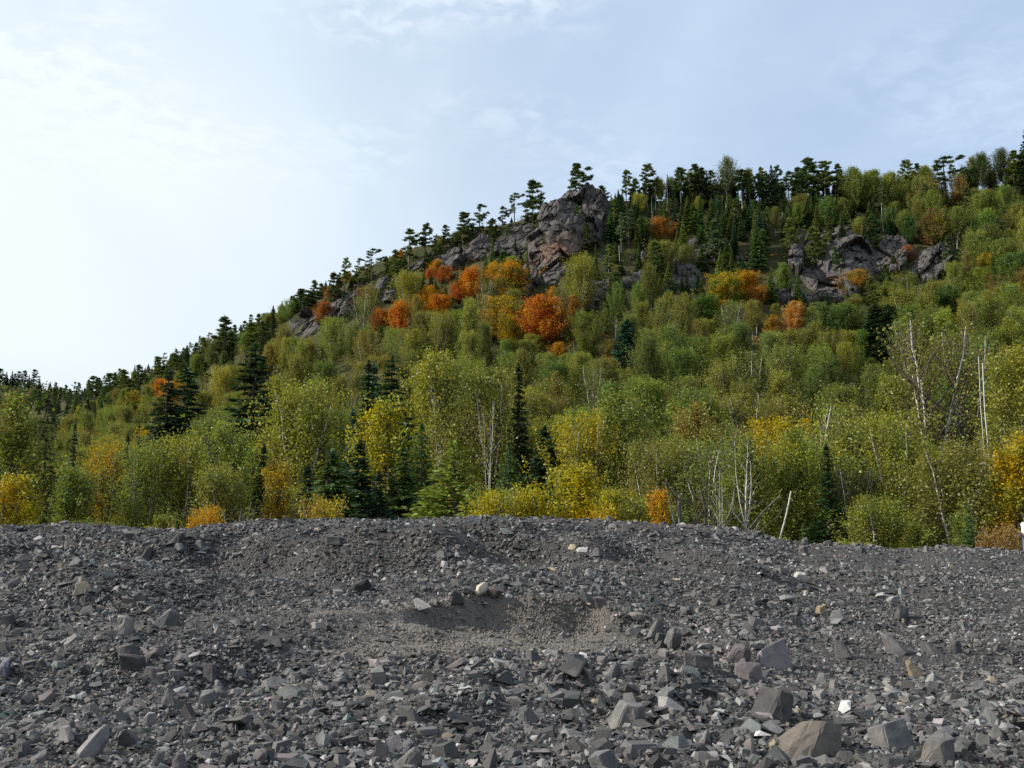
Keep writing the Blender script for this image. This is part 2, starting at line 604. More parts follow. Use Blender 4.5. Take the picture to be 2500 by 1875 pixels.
# ------------------------------------------------------------------ ground meshes
def build_ground():
    # great sheet
    n = 40
    r = np.concatenate([[0], np.geomspace(30, 9000, n)])
    th = np.linspace(0, 2 * np.pi, 65)[:-1]
    V = [(0, 0, FLOOR - 0.6)]
    for rr in r[1:]:
        for t in th:
            V.append((rr * math.cos(t), rr * math.sin(t), FLOOR - 0.6 - (0.0 if rr < 800 else 0)))
    bm = bmesh.new()
    vs = [bm.verts.new(p) for p in V]
    m = len(th)
    for j in range(m):
        bm.faces.new((vs[0], vs[1 + j], vs[1 + (j + 1) % m]))
    for i in range(len(r) - 2):
        for j in range(m):
            a, b_ = 1 + i * m + j, 1 + i * m + (j + 1) % m
            bm.faces.new((vs[a], vs[a + m], vs[b_ + m], vs[b_]))
    me = bpy.data.meshes.new('ground')
    bm.to_mesh(me)
    bm.free()
    me.materials.append(M_SOIL)
    link('ground', me, kind='structure')
    # hillside
    A = np.linspace(-1.35, 1.35, 240)
    Y = np.concatenate([np.linspace(36, 92, 20), np.linspace(95, 345, 150), np.linspace(350, 900, 70)])
    aa, yy = np.meshgrid(A, Y, indexing='ij')
    xx = aa * yy
    zz = hill_z(xx, yy)
    me = mesh_np('hillside', np.stack([xx.ravel(), yy.ravel(), zz.ravel()], 1), grid_faces(len(A), len(Y))[:, ::-1], M_SOIL, smooth=True)
    link('hillside', me, kind='structure')
    # far hill beyond the valley gap
    fr = np.array([(-2500, 960), (-1200, 880), (-500, 900), (-200, 915), (0, 935), (60, 942), (110, 958), (160, 975), (220, 992), (300, 1020), (420, 1060), (700, 1130)], float)
    A = np.linspace(-1.35, -0.12, 90)
    Y = np.linspace(640, 1100, 40)
    aa, yy = np.meshgrid(A, Y, indexing='ij')
    _, _, zr = unproj(fr[:, 0], fr[:, 1], 880.0)
    ax = (fr[:, 0] - 1250) / F / 1.0
    t = np.clip((yy - 640) / 240, 0, 1)
    zz = FLOOR + (np.interp(aa, ax, zr) - FLOOR) * t ** 1.3 - np.maximum(yy - 880, 0) * 0.3 + fbm(aa * yy * 0.01, yy * 0.01, 77, 3) * 6 * (1 - t * .8)
    me = mesh_np('far_hill', np.stack([(aa * yy).ravel(), yy.ravel(), zz.ravel()], 1), grid_faces(len(A), len(Y))[:, ::-1], M_SOIL, smooth=True)
    link('far_hill', me, kind='structure')
    # rubble heap
    A = np.linspace(-1.5, 1.5, 420)
    Y = np.concatenate([np.linspace(1.5, 5.5, 30), np.geomspace(5.6, 30, 380), np.linspace(30.3, 48, 40)])
    aa, yy = np.meshgrid(A, Y, indexing='ij')
    xx = aa * np.maximum(yy, 6)
    zz = rubble_z(xx, yy) + 0.03 * fbm(xx * 6, yy * 6, 61, 2)
    f = grid_faces(len(A), len(Y))[:, ::-1]
    cx, cy = xx.ravel()[f].mean(1), yy.ravel()[f].mean(1)
    me = mesh_np('rubble_heap', np.stack([xx.ravel(), yy.ravel(), zz.ravel()], 1), f, M_RUBBLE, {'dirt': ('FLOAT', scoop_dirt(cx, cy))}, smooth=True)
    return link('rubble_heap', me, kind='structure')


HEAP = build_ground()


# ------------------------------------------------------------------ stones
def hull_stone(seed, n=9, flat=0.55, long=1.0, chop=True):
    """an angular broken stone of unit size: convex hull of a few points"""
    rg = random.Random(seed)
    bm = bmesh.new()
    if chop:                                    # split slab: two skewed outlines
        k = max(4, n // 2)
        off = rg.random() * 6
        ph = [off + (i + rg.uniform(-.3, .3)) * 2 * math.pi / k for i in range(k)]
        for s in (-1, 1):
            tx, ty, sc_ = rg.uniform(-.38, .38), rg.uniform(-.3, .3), (1.0 if s < 0 else rg.uniform(.3, .95))
            for p in ph:
                r_ = rg.uniform(.75, 1.05) * sc_
                bm.verts.new((r_ * math.cos(p) * long + tx, r_ * math.sin(p) + ty, s * flat + rg.uniform(-.4, .4) * flat))
    else:
        for i in range(n):
            v = Vector((rg.gauss(0, 1), rg.gauss(0, 1), rg.gauss(0, 1))).normalized() * rg.uniform(.8, 1.05)
            bm.verts.new((v.x * long, v.y, v.z * flat))
    bmesh.ops.convex_hull(bm, input=bm.verts)
    bmesh.ops.delete(bm, geom=[v for v in bm.verts if not v.link_faces], context='VERTS')
    bmesh.ops.triangulate(bm, faces=bm.faces)
    bmesh.ops.recalc_face_normals(bm, faces=bm.faces)
    return bm


def bm_arrays(bm):
    bm.verts.index_update()
    return (np.array([v.co[:] for v in bm.verts]), np.array([[v.index for v in f.verts] for f in bm.faces]))


def rand_rot(n, tilt, rg):
    """rotation matrices: spin about z, then a lean of up to about tilt"""
    a = rg.uniform(0, 2 * np.pi, n)
    t = np.abs(rg.normal(0, tilt, n))
    b_ = rg.uniform(0, 2 * np.pi, n)
    ca, sa = np.cos(a), np.sin(a)
    Z = np.zeros(n)
    O = np.ones(n)
    Rz = np.stack([ca, -sa, Z, sa, ca, Z, Z, Z, O], 1).reshape(n, 3, 3)
    ux, uy = np.cos(b_), np.sin(b_)
    c, s = np.cos(t), np.sin(t)
    Rt = np.stack([c + ux * ux * (1 - c), ux * uy * (1 - c), uy * s, ux * uy * (1 - c), c + uy * uy * (1 - c), -ux * s, -uy * s, ux * s, c], 1).reshape(n, 3, 3)
    return Rt @ Rz


# row-uniform distances: the heap shows each picture row about equally
_yl = np.linspace(5.4, 29.5, 800)
_vl = np.minimum.accumulate(proj(0 * _yl, _yl, rubble_z(0 * _yl, _yl))[1])


def stone_colours(n, rg):
    base = np.array([0.094, 0.0905, 0.0875])
    c = base * np.exp(rg.normal(0, 0.46, (n, 1)))
    k = rg.random(n)
    c = c * (1 + rg.normal(0, 0.022, (n, 3)))
    c[k < .20] *= np.array([1.07, 0.99, 0.98])                # purplish red
    c[(k > .2) & (k < .36)] *= np.array([0.93, 1.02, 1.0])    # greenish
    c[(k > .975) & (k < .985)] = np.array([0.27, 0.225, 0.16]) * rg.uniform(.6, 1.1, ((((k > .975) & (k < .985))).sum(), 1))
    c[k > .988] = np.array([0.36, 0.345, 0.335]) * rg.uniform(.7, 1.3, ((k > .988).sum(), 1))
    return np.clip(c, 0.02, .7)


def build_gravel():
    rg = np.random.default_rng(11)
    protos = [bm_arrays(hull_stone(100 + i, 8, rg.uniform(.22, .7), rg.uniform(1, 1.6), i < 11)) for i in range(16)]
    N = 128000
    vv = rg.uniform(1255, 1905, N)
    y = np.interp(vv, _vl[::-1], _yl[::-1]) + rg.normal(0, .3, N)
    far = rg.random(N) < .22                                   # extra cover on slopes that rows miss
    y[far] = 6 + 23 * rg.random(far.sum()) ** 0.8
    a = rg.uniform(-1, 1, N) * (.58 + 2.4 / y)
    # banks that face the viewer need their share of stones
    ex = rg.random(N) < .20
    m = int(ex.sum())
    cy_ = rg.uniform(8, 25, m * 12)
    ca_ = rg.uniform(-.60, .60, m * 12)
    z0, z1 = rubble_z(ca_ * cy_, cy_), rubble_z(ca_ * cy_, cy_ + .15)
    wt = np.clip((z1 - z0) / .15 + (CAMZ - z0) / cy_ - .13, 0, 1.2) / cy_ ** .8
    sel = np.argsort(rg.random(m * 12) ** (1 / np.maximum(wt, 1e-6)))[-m:]
    y[ex], a[ex] = cy_[sel], ca_[sel]
    crest = (rg.random(N) < .05) & ~ex
    y[crest] = np.interp(a[crest], CR_A, CR_D) + rg.uniform(-1.6, .5, crest.sum())
    x = a * y
    dmin = np.where(rg.random(N) < .45, np.maximum(0.016, 4.2 * y / F), np.maximum(0.032, 7.0 * y / F))
    u = rg.random(N)
    d = dmin * u ** (-1 / 2.05)
    patchy = fbm(x * .35, y * .35, 88, 2)
    d = np.minimum(d, (0.052 + 0.125 * rg.random(N) ** 2.2) * np.clip(1 + 1.2 * patchy, .75, 1.5))
    d = np.where(crest, 0.035 * u ** (-1 / 1.9), d)
    d = np.minimum(d, .2)
    dirt = scoop_dirt(x, y)
    d = np.where(dirt > .35, np.minimum(d, 0.028 + .075 * rg.random(N) ** 3.5), d)
    z = rubble_z(x, y)
    r_ = d * .5
    sc = np.stack([r_ * rg.uniform(.8, 1.5, N), r_ * rg.uniform(.65, 1.05, N), r_ * rg.uniform(.6, 1.2, N)], 1)
    rot = rand_rot(N, .42, rg)
    col = stone_colours(N, rg)
    dd = np.clip(dirt, 0, 1)[:, None]
    col = col * (1 - .55 * dd) + np.array([.19, .162, .134]) * .55 * dd
    pick = rg.integers(0, len(protos), N)
    VS, FS, CS, base = [], [], [], 0
    for k, (pv, pf) in enumerate(protos):
        ii = np.nonzero(pick == k)[0]
        m = len(ii)
        P = pv[None] * sc[ii][:, None, :]
        P = np.einsum('nij,nkj->nki', rot[ii], P)
        P = P + np.stack([x[ii], y[ii], z[ii] + r_[ii] * np.where(d[ii] > .06, .22, .3)], 1)[:, None, :]
        VS.append(P.reshape(-1, 3))
        FS.append((pf[None] + (np.arange(m) * len(pv))[:, None, None] + base).reshape(-1, 3))
        CS.append(np.repeat(np.concatenate([col[ii], np.ones((m, 1))], 1), len(pf), 0))
        base += m * len(pv)
    me = mesh_np('gravel', np.concatenate(VS), np.concatenate(FS), M_GRAVEL, {'shade': ('FLOAT_COLOR', np.concatenate(CS))})
    link('gravel', me, HEAP, kind='stuff')


build_gravel()


def rock_mesh(name, seed, flat, long, n=12, chop=True, cuts=2, rough=.035):
    """a larger stone: hull, edges worn, faces slightly broken"""
    bm = hull_stone(seed, n, flat, long, chop)
    bmesh.ops.dissolve_limit(bm, angle_limit=R(14), verts=bm.verts, edges=bm.edges)
    bmesh.ops.bevel(bm, geom=bm.edges, offset=.07, segments=1, affect='EDGES', clamp_overlap=True)
    bmesh.ops.triangulate(bm, faces=bm.faces)
    for _ in range(cuts - 1):
        bmesh.ops.subdivide_edges(bm, edges=[e for e in bm.edges if e.calc_length() > .45], cuts=1)
        bmesh.ops.triangulate(bm, faces=bm.faces)
    rg = random.Random(seed)
    for v in bm.verts:
        v.co += Vector((rg.uniform(-1, 1), rg.uniform(-1, 1), rg.uniform(-1, 1) * flat)) * rough
    bmesh.ops.recalc_face_normals(bm, faces=bm.faces)
    me = bpy.data.meshes.new(name)
    bm.to_mesh(me)
    bm.free()
    me.materials.append(M_STONE)
    return me


def heap_hit(px, v):
    ys = np.arange(5.0, 40, .02)
    X, Y, Z = unproj(px, v, ys)
    d = rubble_z(X, Y) - Z
    k = np.argmax(d > 0)
    if d[k] <= 0:
        k = np.argmax(d)
    return float(X[k]), float(ys[k])


GREY, DARK, PALE, PURP, TAN, WHITE, BLUE = (.105, .10, .098), (.06, .057, .058), (.155, .148, .14), (.11, .093, .094), (.21, .165, .105), (.42, .40, .36), (.105, .109, .108)
# px, v of the foot, width px, height px, yaw, lean, colour, label
BIG = [
    (1990, 1850, 190, 80, 20, 14, (.115, .098, .082), 'largest brown topped block, half sunk at the near edge of the heap', 1.2),
    (1905, 1770, 110, 75, -35, 28, DARK, 'dark wedge standing on edge just behind the largest brown block', 1.3),
    (2190, 1830, 105, 60, 10, 12, BLUE, 'smooth slate grey slab with a shadowed front beside the largest brown block', 1.3),
    (2300, 1868, 110, 65, 15, 6, GREY, 'low grey boulder cut by the picture edge below the slate slab', 1.2),
    (1840, 1850, 62, 42, 60, 8, PURP, 'pinkish rounded stone lying before the largest brown block', 1.2),
    (2235, 1655, 50, 60, 40, 20, TAN, 'upright ochre yellow stone among purple blocks', 1.3),
    (1885, 1635, 100, 60, 30, 20, (.18, .165, .17), 'pale lilac slab tilted up on a pile of blocks', 1.4),
    (1830, 1665, 75, 45, -20, 10, PURP, 'purple block leaning under the pale lilac slab', 1.2),
    (1695, 1640, 85, 55, 0, 5, GREY, 'rounded grey brown boulder beside the block pile', 1.2),
    (1645, 1590, 58, 95, 75, 35, GREY, 'tall angular grey block standing at the shoulder of the scoop', 1.2),
    (1605, 1560, 50, 62, 80, 30, GREY, 'upright thin slab right behind the tall angular block', 1.4),
    (1810, 1620, 72, 45, 10, 8, PURP, 'broad purple block, first of a line of blocks', 1.3),
    (2065, 1610, 60, 55, 50, 20, DARK, 'black faced block turned edge on between pale blocks', 1.2),
    (2190, 1600, 80, 60, 30, 20, GREY, 'broad grey slab leaning uphill past the black faced block', 1.3),
    (2335, 1598, 50, 32, 0, 0, DARK, 'dark round topped stone alone on fine gravel', 1.2),
    (2045, 1522, 48, 40, 20, 12, PALE, 'light grey square block below the ochre chip', 1.1),
    (2010, 1500, 36, 22, 5, 5, TAN, 'flat ochre chip lying on dark gravel', 1.4),
    (2205, 1515, 45, 45, 40, 15, DARK, 'dark humped stone shadowed on its near face', 1.1),
    (1960, 1418, 42, 22, -5, 5, WHITE, 'brightest white split stone on the far heap', 1.5),
    (1965, 1330, 20, 24, 30, 10, GREY, 'square block perched on the crest against the fir', 1.0),
    (1960, 1352, 24, 22, 0, 5, PURP, 'pink block just beneath the block perched on the crest', 1.0),
    (2020, 1325, 22, 12, 0, 0, PURP, 'pinkish chip lying on the low crest', 1.2),
    (1175, 1470, 46, 40, 60, 30, (.38, .34, .28), 'cream split block standing above the scoop lip', 1.2),
    (1205, 1460, 30, 22, 0, 0, (.3, .235, .16), 'rounded tan stone behind the cream split block', 1.1),
    (1140, 1472, 40, 28, 30, 15, PALE, 'pale wedge beside the cream split block', 1.3),
    (1025, 1505, 42, 24, -20, 10, (.3, .285, .27), 'light flat stone at the upper edge of the scoop', 1.4),
    (1430, 1505, 52, 40, 25, 30, BLUE, 'slanting dark plate resting over the scoop lip', 1.4),
    (1465, 1508, 32, 24, 0, 5, PURP, 'small purple block against the slanting dark plate', 1.1),
    (1280, 1435, 44, 26, 0, 5, BLUE, 'low dark slab in the hollow above the scoop', 1.4),
    (1500, 1660, 52, 62, 50, 30, BLUE, 'grey standing stone on the near flank of the scoop', 1.1),
    (1560, 1535, 48, 22, 10, 5, (.2, .175, .145), 'dusty tan slab on the shoulder of the scoop', 1.4),
    (1540, 1780, 85, 60, 20, 15, PALE, 'light grey ridged block in the near gravel', 1.2),
    (1552, 1765, 28, 55, 85, 30, DARK, 'thin dark splinter upright behind the ridged block', 1.3),
    (1275, 1768, 58, 40, -15, 10, BLUE, 'blue green speckled stone alone in the near gravel', 1.2),
    (1195, 1825, 38, 40, 50, 25, PALE, 'small pale wedge standing in fine gravel near the edge', 1.1),
    (1022, 1880, 90, 55, 0, 8, GREY, 'flat topped grey block cut by the picture bottom', 1.3),
    (1470, 1885, 70, 45, 0, 8, BLUE, 'dark block cut by the picture bottom near the dark splinter', 1.2),
    (1112, 1770, 36, 45, 60, 30, BLUE, 'tilted smooth plate facing the viewer in near gravel', 1.3),
    (1180, 1672, 50, 30, 10, 8, PURP, 'brown block at the mouth of the scoop', 1.3),
    (232, 1855, 62, 95, 70, 35, (.19, .18, .175), 'tall pale faced slab leaning in the near corner gravel', 1.1),
    (305, 1830, 62, 60, 30, 20, GREY, 'dark sided block touching the tall pale slab', 1.1),
    (95, 1866, 48, 60, 40, 15, GREY, 'oval grey cobble, lower of two near the picture corner', 1.0),
    (55, 1850, 45, 50, 10, 10, GREY, 'rounded purple grey cobble beside the oval cobble', 1.0),
    (378, 1878, 34, 58, 80, 20, BLUE, 'upright greenish slab at the bottom edge', 1.1),
    (428, 1885, 45, 48, 40, 20, PURP, 'split purple block beside the upright greenish slab', 1.1),
    (18, 1660, 75, 85, 30, 20, (.1, .1, .125), 'big bluish boulder cut by the picture side', 1.0),
    (298, 1550, 58, 66, 20, 5, (.19, .175, .155), 'pitted buff boulder standing in dark gravel', .95),
    (410, 1530, 62, 40, 0, 5, BLUE, 'low round dark boulder next to the pitted buff boulder', 1.2),
    (310, 1650, 70, 42, 10, 5, DARK, 'dark rectangular block, biggest of a broken row', 1.3),
    (365, 1660, 62, 22, -10, 5, PURP, 'long flat purple slab at the foot of the dark rectangular block', 1.9),
    (300, 1615, 66, 42, 0, 5, DARK, 'black angular block behind the broken row', 1.2),
    (370, 1615, 52, 44, 20, 10, PURP, 'rough dark boulder ending the row of black blocks', 1.1),
    (512, 1665, 36, 48, 50, 20, DARK, 'pyramid shaped dark stone', 1.0),
    (535, 1710, 50, 46, 30, 20, GREY, 'light topped boulder, upper of a cluster of grey slabs', 1.1),
    (500, 1725, 60, 36, 10, 5, BLUE, 'flat grey slab under the light topped boulder', 1.4),
    (405, 1725, 55, 42, -20, 20, GREY, 'split slab tilted beside the cluster of grey slabs', 1.3),
    (218, 1745, 56, 30, 15, 5, PALE, 'broad light grey stone on dark gravel above the tall pale slab', 1.4),
    (365, 1775, 42, 36, 0, 10, (.2, .2, .2), 'smooth egg shaped light stone', 1.2),
    (533, 1590, 28, 34, 40, 10, GREY, 'cubic block with a bright top at the edge of brown fines', 1.0),
    (358, 1375, 36, 30, 10, 5, DARK, 'black triangular block on the far shadowed bank', 1.1),
    (430, 1355, 50, 24, -20, 15, BLUE, 'grey slab sloping down the far bank', 1.5),
    (425, 1334, 42, 22, 10, 5, DARK, 'dark block below the dip in the crest', 1.3),
    (50, 1380, 62, 28, 10, 5, DARK, 'long dark block on the far bank by the picture side', 1.6),
    (480, 1435, 42, 18, -15, 8, (.22, .2, .17), 'pale buff plate tilted in the shaded hollow', 1.7),
    (1490, 1272, 24, 14, 0, 5, PURP, 'small block on top of the middle crest', 1.2),
    (1035, 1266, 40, 10, 0, 3, DARK, 'flat dark slab lying along the crest', 2.0),
]


def place_stone(name, me, px, v, w, h, yaw, lean, col, ratio, rg, label=None, cat=None, parent=None):
    x, y = heap_hit(px, v)
    wm, hm = w * y / F, h * y / F
    me_d = me['dims'] if 'dims' in me else None
    o = link(name, me, parent)
    sx = wm / 2.1
    sz = hm / 2
    o.scale = (sx, sx / ratio * rg.uniform(.9, 1.1), sz)
    o.rotation_euler = (R(lean) * rg.choice((-1, 1)) * .6, R(lean) * rg.choice((-1, 1)) * .6, R(yaw))
    yb = y + wm * .25
    o.location = (x, yb, float(rubble_z(x, yb)) + hm * .24)
    o.color = (*col, 1)
    if label:
        o['label'] = label
        o['category'] = cat
    return o, (px, v, w, h)


def build_stones():
    rg = random.Random(5)
    taken = []
    for i, (px, v, w, h, yaw, lean, col, lab, ratio) in enumerate(BIG):
        me = rock_mesh('boulder', 300 + i, rg.uniform(.85, 1.0), 1.1, rg.choice((10, 11, 12)), rg.random() < .75, 3, .03)
        o, t = place_stone('boulder' if w > 60 else 'stone_block', me, px, v, w * 1.08, h * 1.1 if h < w else h * .85, yaw, lean + 8, col, ratio, rg, lab, 'boulder' if w > 60 else 'stone')
        o['group'] = 'loose stones on the rubble heap'
        taken.append(t)
    protos = [rock_mesh('stone', 500 + i, rg.uniform(.6, 1), rg.uniform(1, 1.25), rg.choice((8, 9, 10)), rg.random() < .7, 1, .03) for i in range(20)]
    n = 0
    nrg = np.random.default_rng(3)
    tries = 0
    while n < 296 and tries < 9000:
        tries += 1
        px = rg.uniform(-10, 2510)
        v = 1300 + 575 * rg.random() ** .8
        if px < 1500 and v < 1500 and rg.random() < .45:
            continue
        x, y = heap_hit(px, v)
        if scoop_dirt(np.array(x), np.array(y)) > .35 and rg.random() < .75:
            continue
        w = min(0.06 * rg.random() ** (-1 / 1.9), .24) * F / y * 1.4
        if w < 19:
            continue
        if any(abs(px - a) < (w + c) * .42 and abs(v - b_) < (w * .5 + d) * .5 for a, b_, c, d in taken):
            continue
        h = w * rg.uniform(.32, .62)
        col = stone_colours(1, nrg)[0]
        o, t = place_stone('stone', protos[rg.randrange(20)], px, v, w, h, rg.uniform(0, 180), abs(rg.gauss(0, 16)), col, rg.uniform(1, 1.6), rg, parent=HEAP)
        taken.append(t)
        n += 1


build_stones()


# ------------------------------------------------------------------ cliffs
# px centre, half width, top row, bottom row, skew, bulge, rust, label
CLIFFS = [
    (1398, 96, 474, 652, 60, 6.5, 1, 'great rounded rock dome at the top of the hill, rust stained hollow beneath'),
    (1330, 62, 625, 700, 50, 3.0, 1, 'broken ledges tinged with rust right under the great rock dome'),
    (1308, 34, 672, 770, 30, 3.5, 0, 'dark leaning pillar of rock above the reddest maple'),
    (1255, 50, 548, 632, 50, 3.2, 0, 'split grey crag on the ridge beside the great rock dome'),
    (1165, 32, 578, 640, 40, 3.0, 0, 'stepped crag under the pair of ridge pines'),
    (1108, 31, 606, 662, 40, 3.0, 0, 'jagged crag above the orange red maples'),
    (1022, 26, 612, 668, 30, 2.6, 0, 'small slabby crag beneath flat topped ridge pines'),
    (938, 34, 676, 758, 50, 4.0, 0, 'steep dark slab rising from the ridge scrub'),
    (845, 33, 712, 790, 70, 3.5, 0, 'lichen covered sloping slab on the lower ridge'),
    (745, 46, 764, 828, 60, 3.0, 0, 'lowest grey outcrop where the ridge meets the woods'),
    (1455, 34, 682, 765, 40, 3.5, 0, 'small ribbed crag standing over yellow green scrub'),
    (1556, 34, 620, 705, 20, 3.0, 0, 'narrow shaded rock face among the spruces'),
    (1690, 58, 580, 705, 60, 3.5, 0, 'tall mossy slab half hidden by young spruces'),
    (2012, 128, 556, 742, 40, 5.5, 0, 'broad cracked cliff face, widest bare rock on the slope'),
    (2172, 56, 574, 672, 30, 3.0, 0, 'upper rock step next to the broad cracked cliff'),
    (2272, 52, 596, 692, 70, 3.5, 0, 'pale slanting crag past a russet bush'),
    (1820, 22, 560, 640, 20, 2.2, 0, 'thin dark rock rib behind spruce trees'),
]


def cells_offset(P, rg, size, amp, tilt, stretch, crack=.7):
    """faceted blocks: every point takes the plane of its nearest cell"""
    ca, sa = math.cos(R(24)), math.sin(R(24))
    Q = np.stack([P[:, 0] * ca - P[:, 2] * sa, P[:, 1], P[:, 0] * sa + P[:, 2] * ca], 1) * stretch
    lo, hi = Q.min(0) - size, Q.max(0) + size
    n = int(np.clip(np.prod((hi - lo) / size) * 1.1, 20, 900))
    C = rg.uniform(lo, hi, (n, 3))
    o_ = rg.normal(0, amp, n)
    g = rg.normal(0, tilt, (n, 3))
    out = np.empty(len(P))
    for s in range(0, len(P), 4000):
        q = Q[s:s + 4000]
        d = ((q[:, None] - C[None]) ** 2).sum(2)
        k = np.argsort(d, 1)[:, :2] if False else np.argpartition(d, 1, 1)[:, :2]
        dd = np.take_along_axis(d, k, 1)
        sw = dd[:, 0] > dd[:, 1]
        k0 = np.where(sw, k[:, 1], k[:, 0])
        e = np.abs(np.sqrt(dd[:, 0]) - np.sqrt(dd[:, 1]))
        out[s:s + 4000] = o_[k0] + np.einsum('ij,ij->i', g[k0], q - C[k0]) - amp * crack * np.exp(-e / (size * .05))
    return out


def build_cliffs():
    for ci, (cx, hw, v0, v1, skew, bulge, rust, lab) in enumerate(CLIFFS):
        rg = np.random.default_rng(900 + ci)
        nu = int(np.clip(hw * 1.1, 40, 110))
        nv = int(np.clip((v1 - v0) * .75, 46, 120))
        S = np.linspace(-1, 1, nu)
        T = np.linspace(0, 1, nv)
        s, t = np.meshgrid(S, T, indexing='ij')
        edge = 1 + .35 * fbm(t * 5 + ci * 7, np.sign(s) * 3 + 0 * t, 55, 3)
        wprof = (1 - .55 * np.maximum(t - .6, 0) ** 1.5 / .25 * .6 - .15 * np.maximum(.3 - t, 0) / .3)
        px = cx + skew * (t - .5) + s * hw * wprof * edge
        top = v0 + (v1 - v0) * .12 * fbm(s * 3 + ci, s * 0 + 2, 66, 3) + (v1 - v0) * .14 * np.abs(s) ** 2.5
        v = v1 + (top - v1) * t
        # coarse ray hits, interpolated
        cu, cv = 12, 12
        iu, iv = np.linspace(0, nu - 1, cu).astype(int), np.linspace(0, nv - 1, cv).astype(int)
        Yc = hill_hit(px[np.ix_(iu, iv)].ravel(), v[np.ix_(iu, iv)].ravel(), 150).reshape(cu, cv)
        Yi = np.empty((nu, nv))
        tmp = np.array([np.interp(np.arange(nv), iv, Yc[i]) for i in range(cu)])
        for j in range(nv):
            Yi[:, j] = np.interp(np.arange(nu), iu, tmp[:, j])
        X, Y, Z = unproj(px, v, Yi)
        body = (1 - np.abs(s) ** 7) * np.clip(t / .12, 0, 1) ** .6 * np.clip((1 - t) / .06, 0, 1) ** .7
        P = np.stack([X, Y, Z], -1).reshape(-1, 3)
        st = np.array([1.0, .5, .24])
        big = cells_offset(P, rg, 7.5, .75, .42, np.array([1.0, .5, .4])) + cells_offset(P, rg, 2.4, .24, .20, np.array([1.0, .5, .3]), 1.6)
        mid = cells_offset(P, rg, 1.1, .13, .22, np.array([.8, .6, .5]), .8)
        fine = 0
        d = (bulge * .5 * body.ravel() + (big + mid + fine) * np.clip(body.ravel() * 1.5, .15, 1)) - 1.6 * (1 - np.clip(body.ravel() * 1.6, 0, 1))
        dirv = np.array([-.28, -.9, .18])
        P = P + d[:, None] * dirv
        f = grid_faces(nu, nv)
        if rust:
            ts, ss = t.ravel()[f].mean(1), s.ravel()[f].mean(1)
            ra = np.exp(-((ts - (.16 if ci == 0 else .75)) / .16) ** 2 - ((ss + .15) / .5) ** 2)
        else:
            ra = np.zeros(len(f))
        me = mesh_np('rock_outcrop', P, f, M_CLIFF, {'rust': ('FLOAT', ra)})
        link('rock_outcrop', me, label=lab, category='cliff', group='rock outcrops on the hillside')


build_cliffs()


# ------------------------------------------------------------------ tree builders
def tubes(P, Rr, k=4):
    """P: m x n x 3 paths, Rr: m x n radii -> verts, quads"""
    m, n, _ = P.shape
    T = np.gradient(P, axis=1)
    T /= np.linalg.norm(T, axis=2, keepdims=True) + 1e-9
    ref = np.where(np.abs(T[..., 2:3]) > .9, np.array([1., 0, 0]), np.array([0, 0, 1.]))
    U = np.cross(T, ref)
    U /= np.linalg.norm(U, axis=2, keepdims=True) + 1e-9
    W = np.cross(T, U)
    a = np.arange(k) * 2 * np.pi / k
    V = P[:, :, None] + Rr[:, :, None, None] * (np.cos(a)[None, None, :, None] * U[:, :, None] + np.sin(a)[None, None, :, None] * W[:, :, None])
    V = V.reshape(-1, 3)
    b_ = (np.arange(m)[:, None, None] * n + np.arange(n - 1)[None, :, None]) * k
    j = np.arange(k)[None, None, :]
    j2 = (j + 1) % k
    f = np.stack([b_ + j, b_ + j2, b_ + k + j2, b_ + k + j], -1).reshape(-1, 4)
    return V, f


def join(parts):
    V, Fs, o = [], [], 0
    for v, f in parts:
        V.append(v)
        Fs.append(f + o)
        o += len(v)
    return np.concatenate(V), np.concatenate(Fs)


def leaf_quads(C, size, axis=None, aspect=.7, rg=None, up=.25):
    n = len(C)
    if axis is None:
        nrm = rg.normal(0, 1, (n, 3)) + np.array([0, 0, up])
        nrm /= np.linalg.norm(nrm, axis=1, keepdims=True)
        ax = np.cross(nrm, rg.normal(0, 1, (n, 3)))
        ax /= np.linalg.norm(ax, axis=1, keepdims=True)
    else:
        ax = axis / (np.linalg.norm(axis, axis=1, keepdims=True) + 1e-9)
        nrm = rg.normal(0, .6, (n, 3)) + np.array([0, 0, .8])
    w = np.cross(nrm, ax)
    w /= np.linalg.norm(w, axis=1, keepdims=True) + 1e-9
    L_ = (size * .5)[:, None] * ax
    W_ = (size * .5 * aspect)[:, None] * w
    V = np.stack([C - L_, C + W_, C + L_, C - W_], 1).reshape(-1, 3)
    return V, np.arange(n * 4).reshape(n, 4)


PROTO = {}


def crown_mesh(name, V, f, mat, rg, tone=None):
    n = len(f)
    tint = np.clip(rg.normal(.5, .22, n), 0, 1)
    tone = rg.random(n) if tone is None else tone
    return mesh_np(name, V, f, mat, {'tint': ('FLOAT', tint), 'tone': ('FLOAT', tone)})


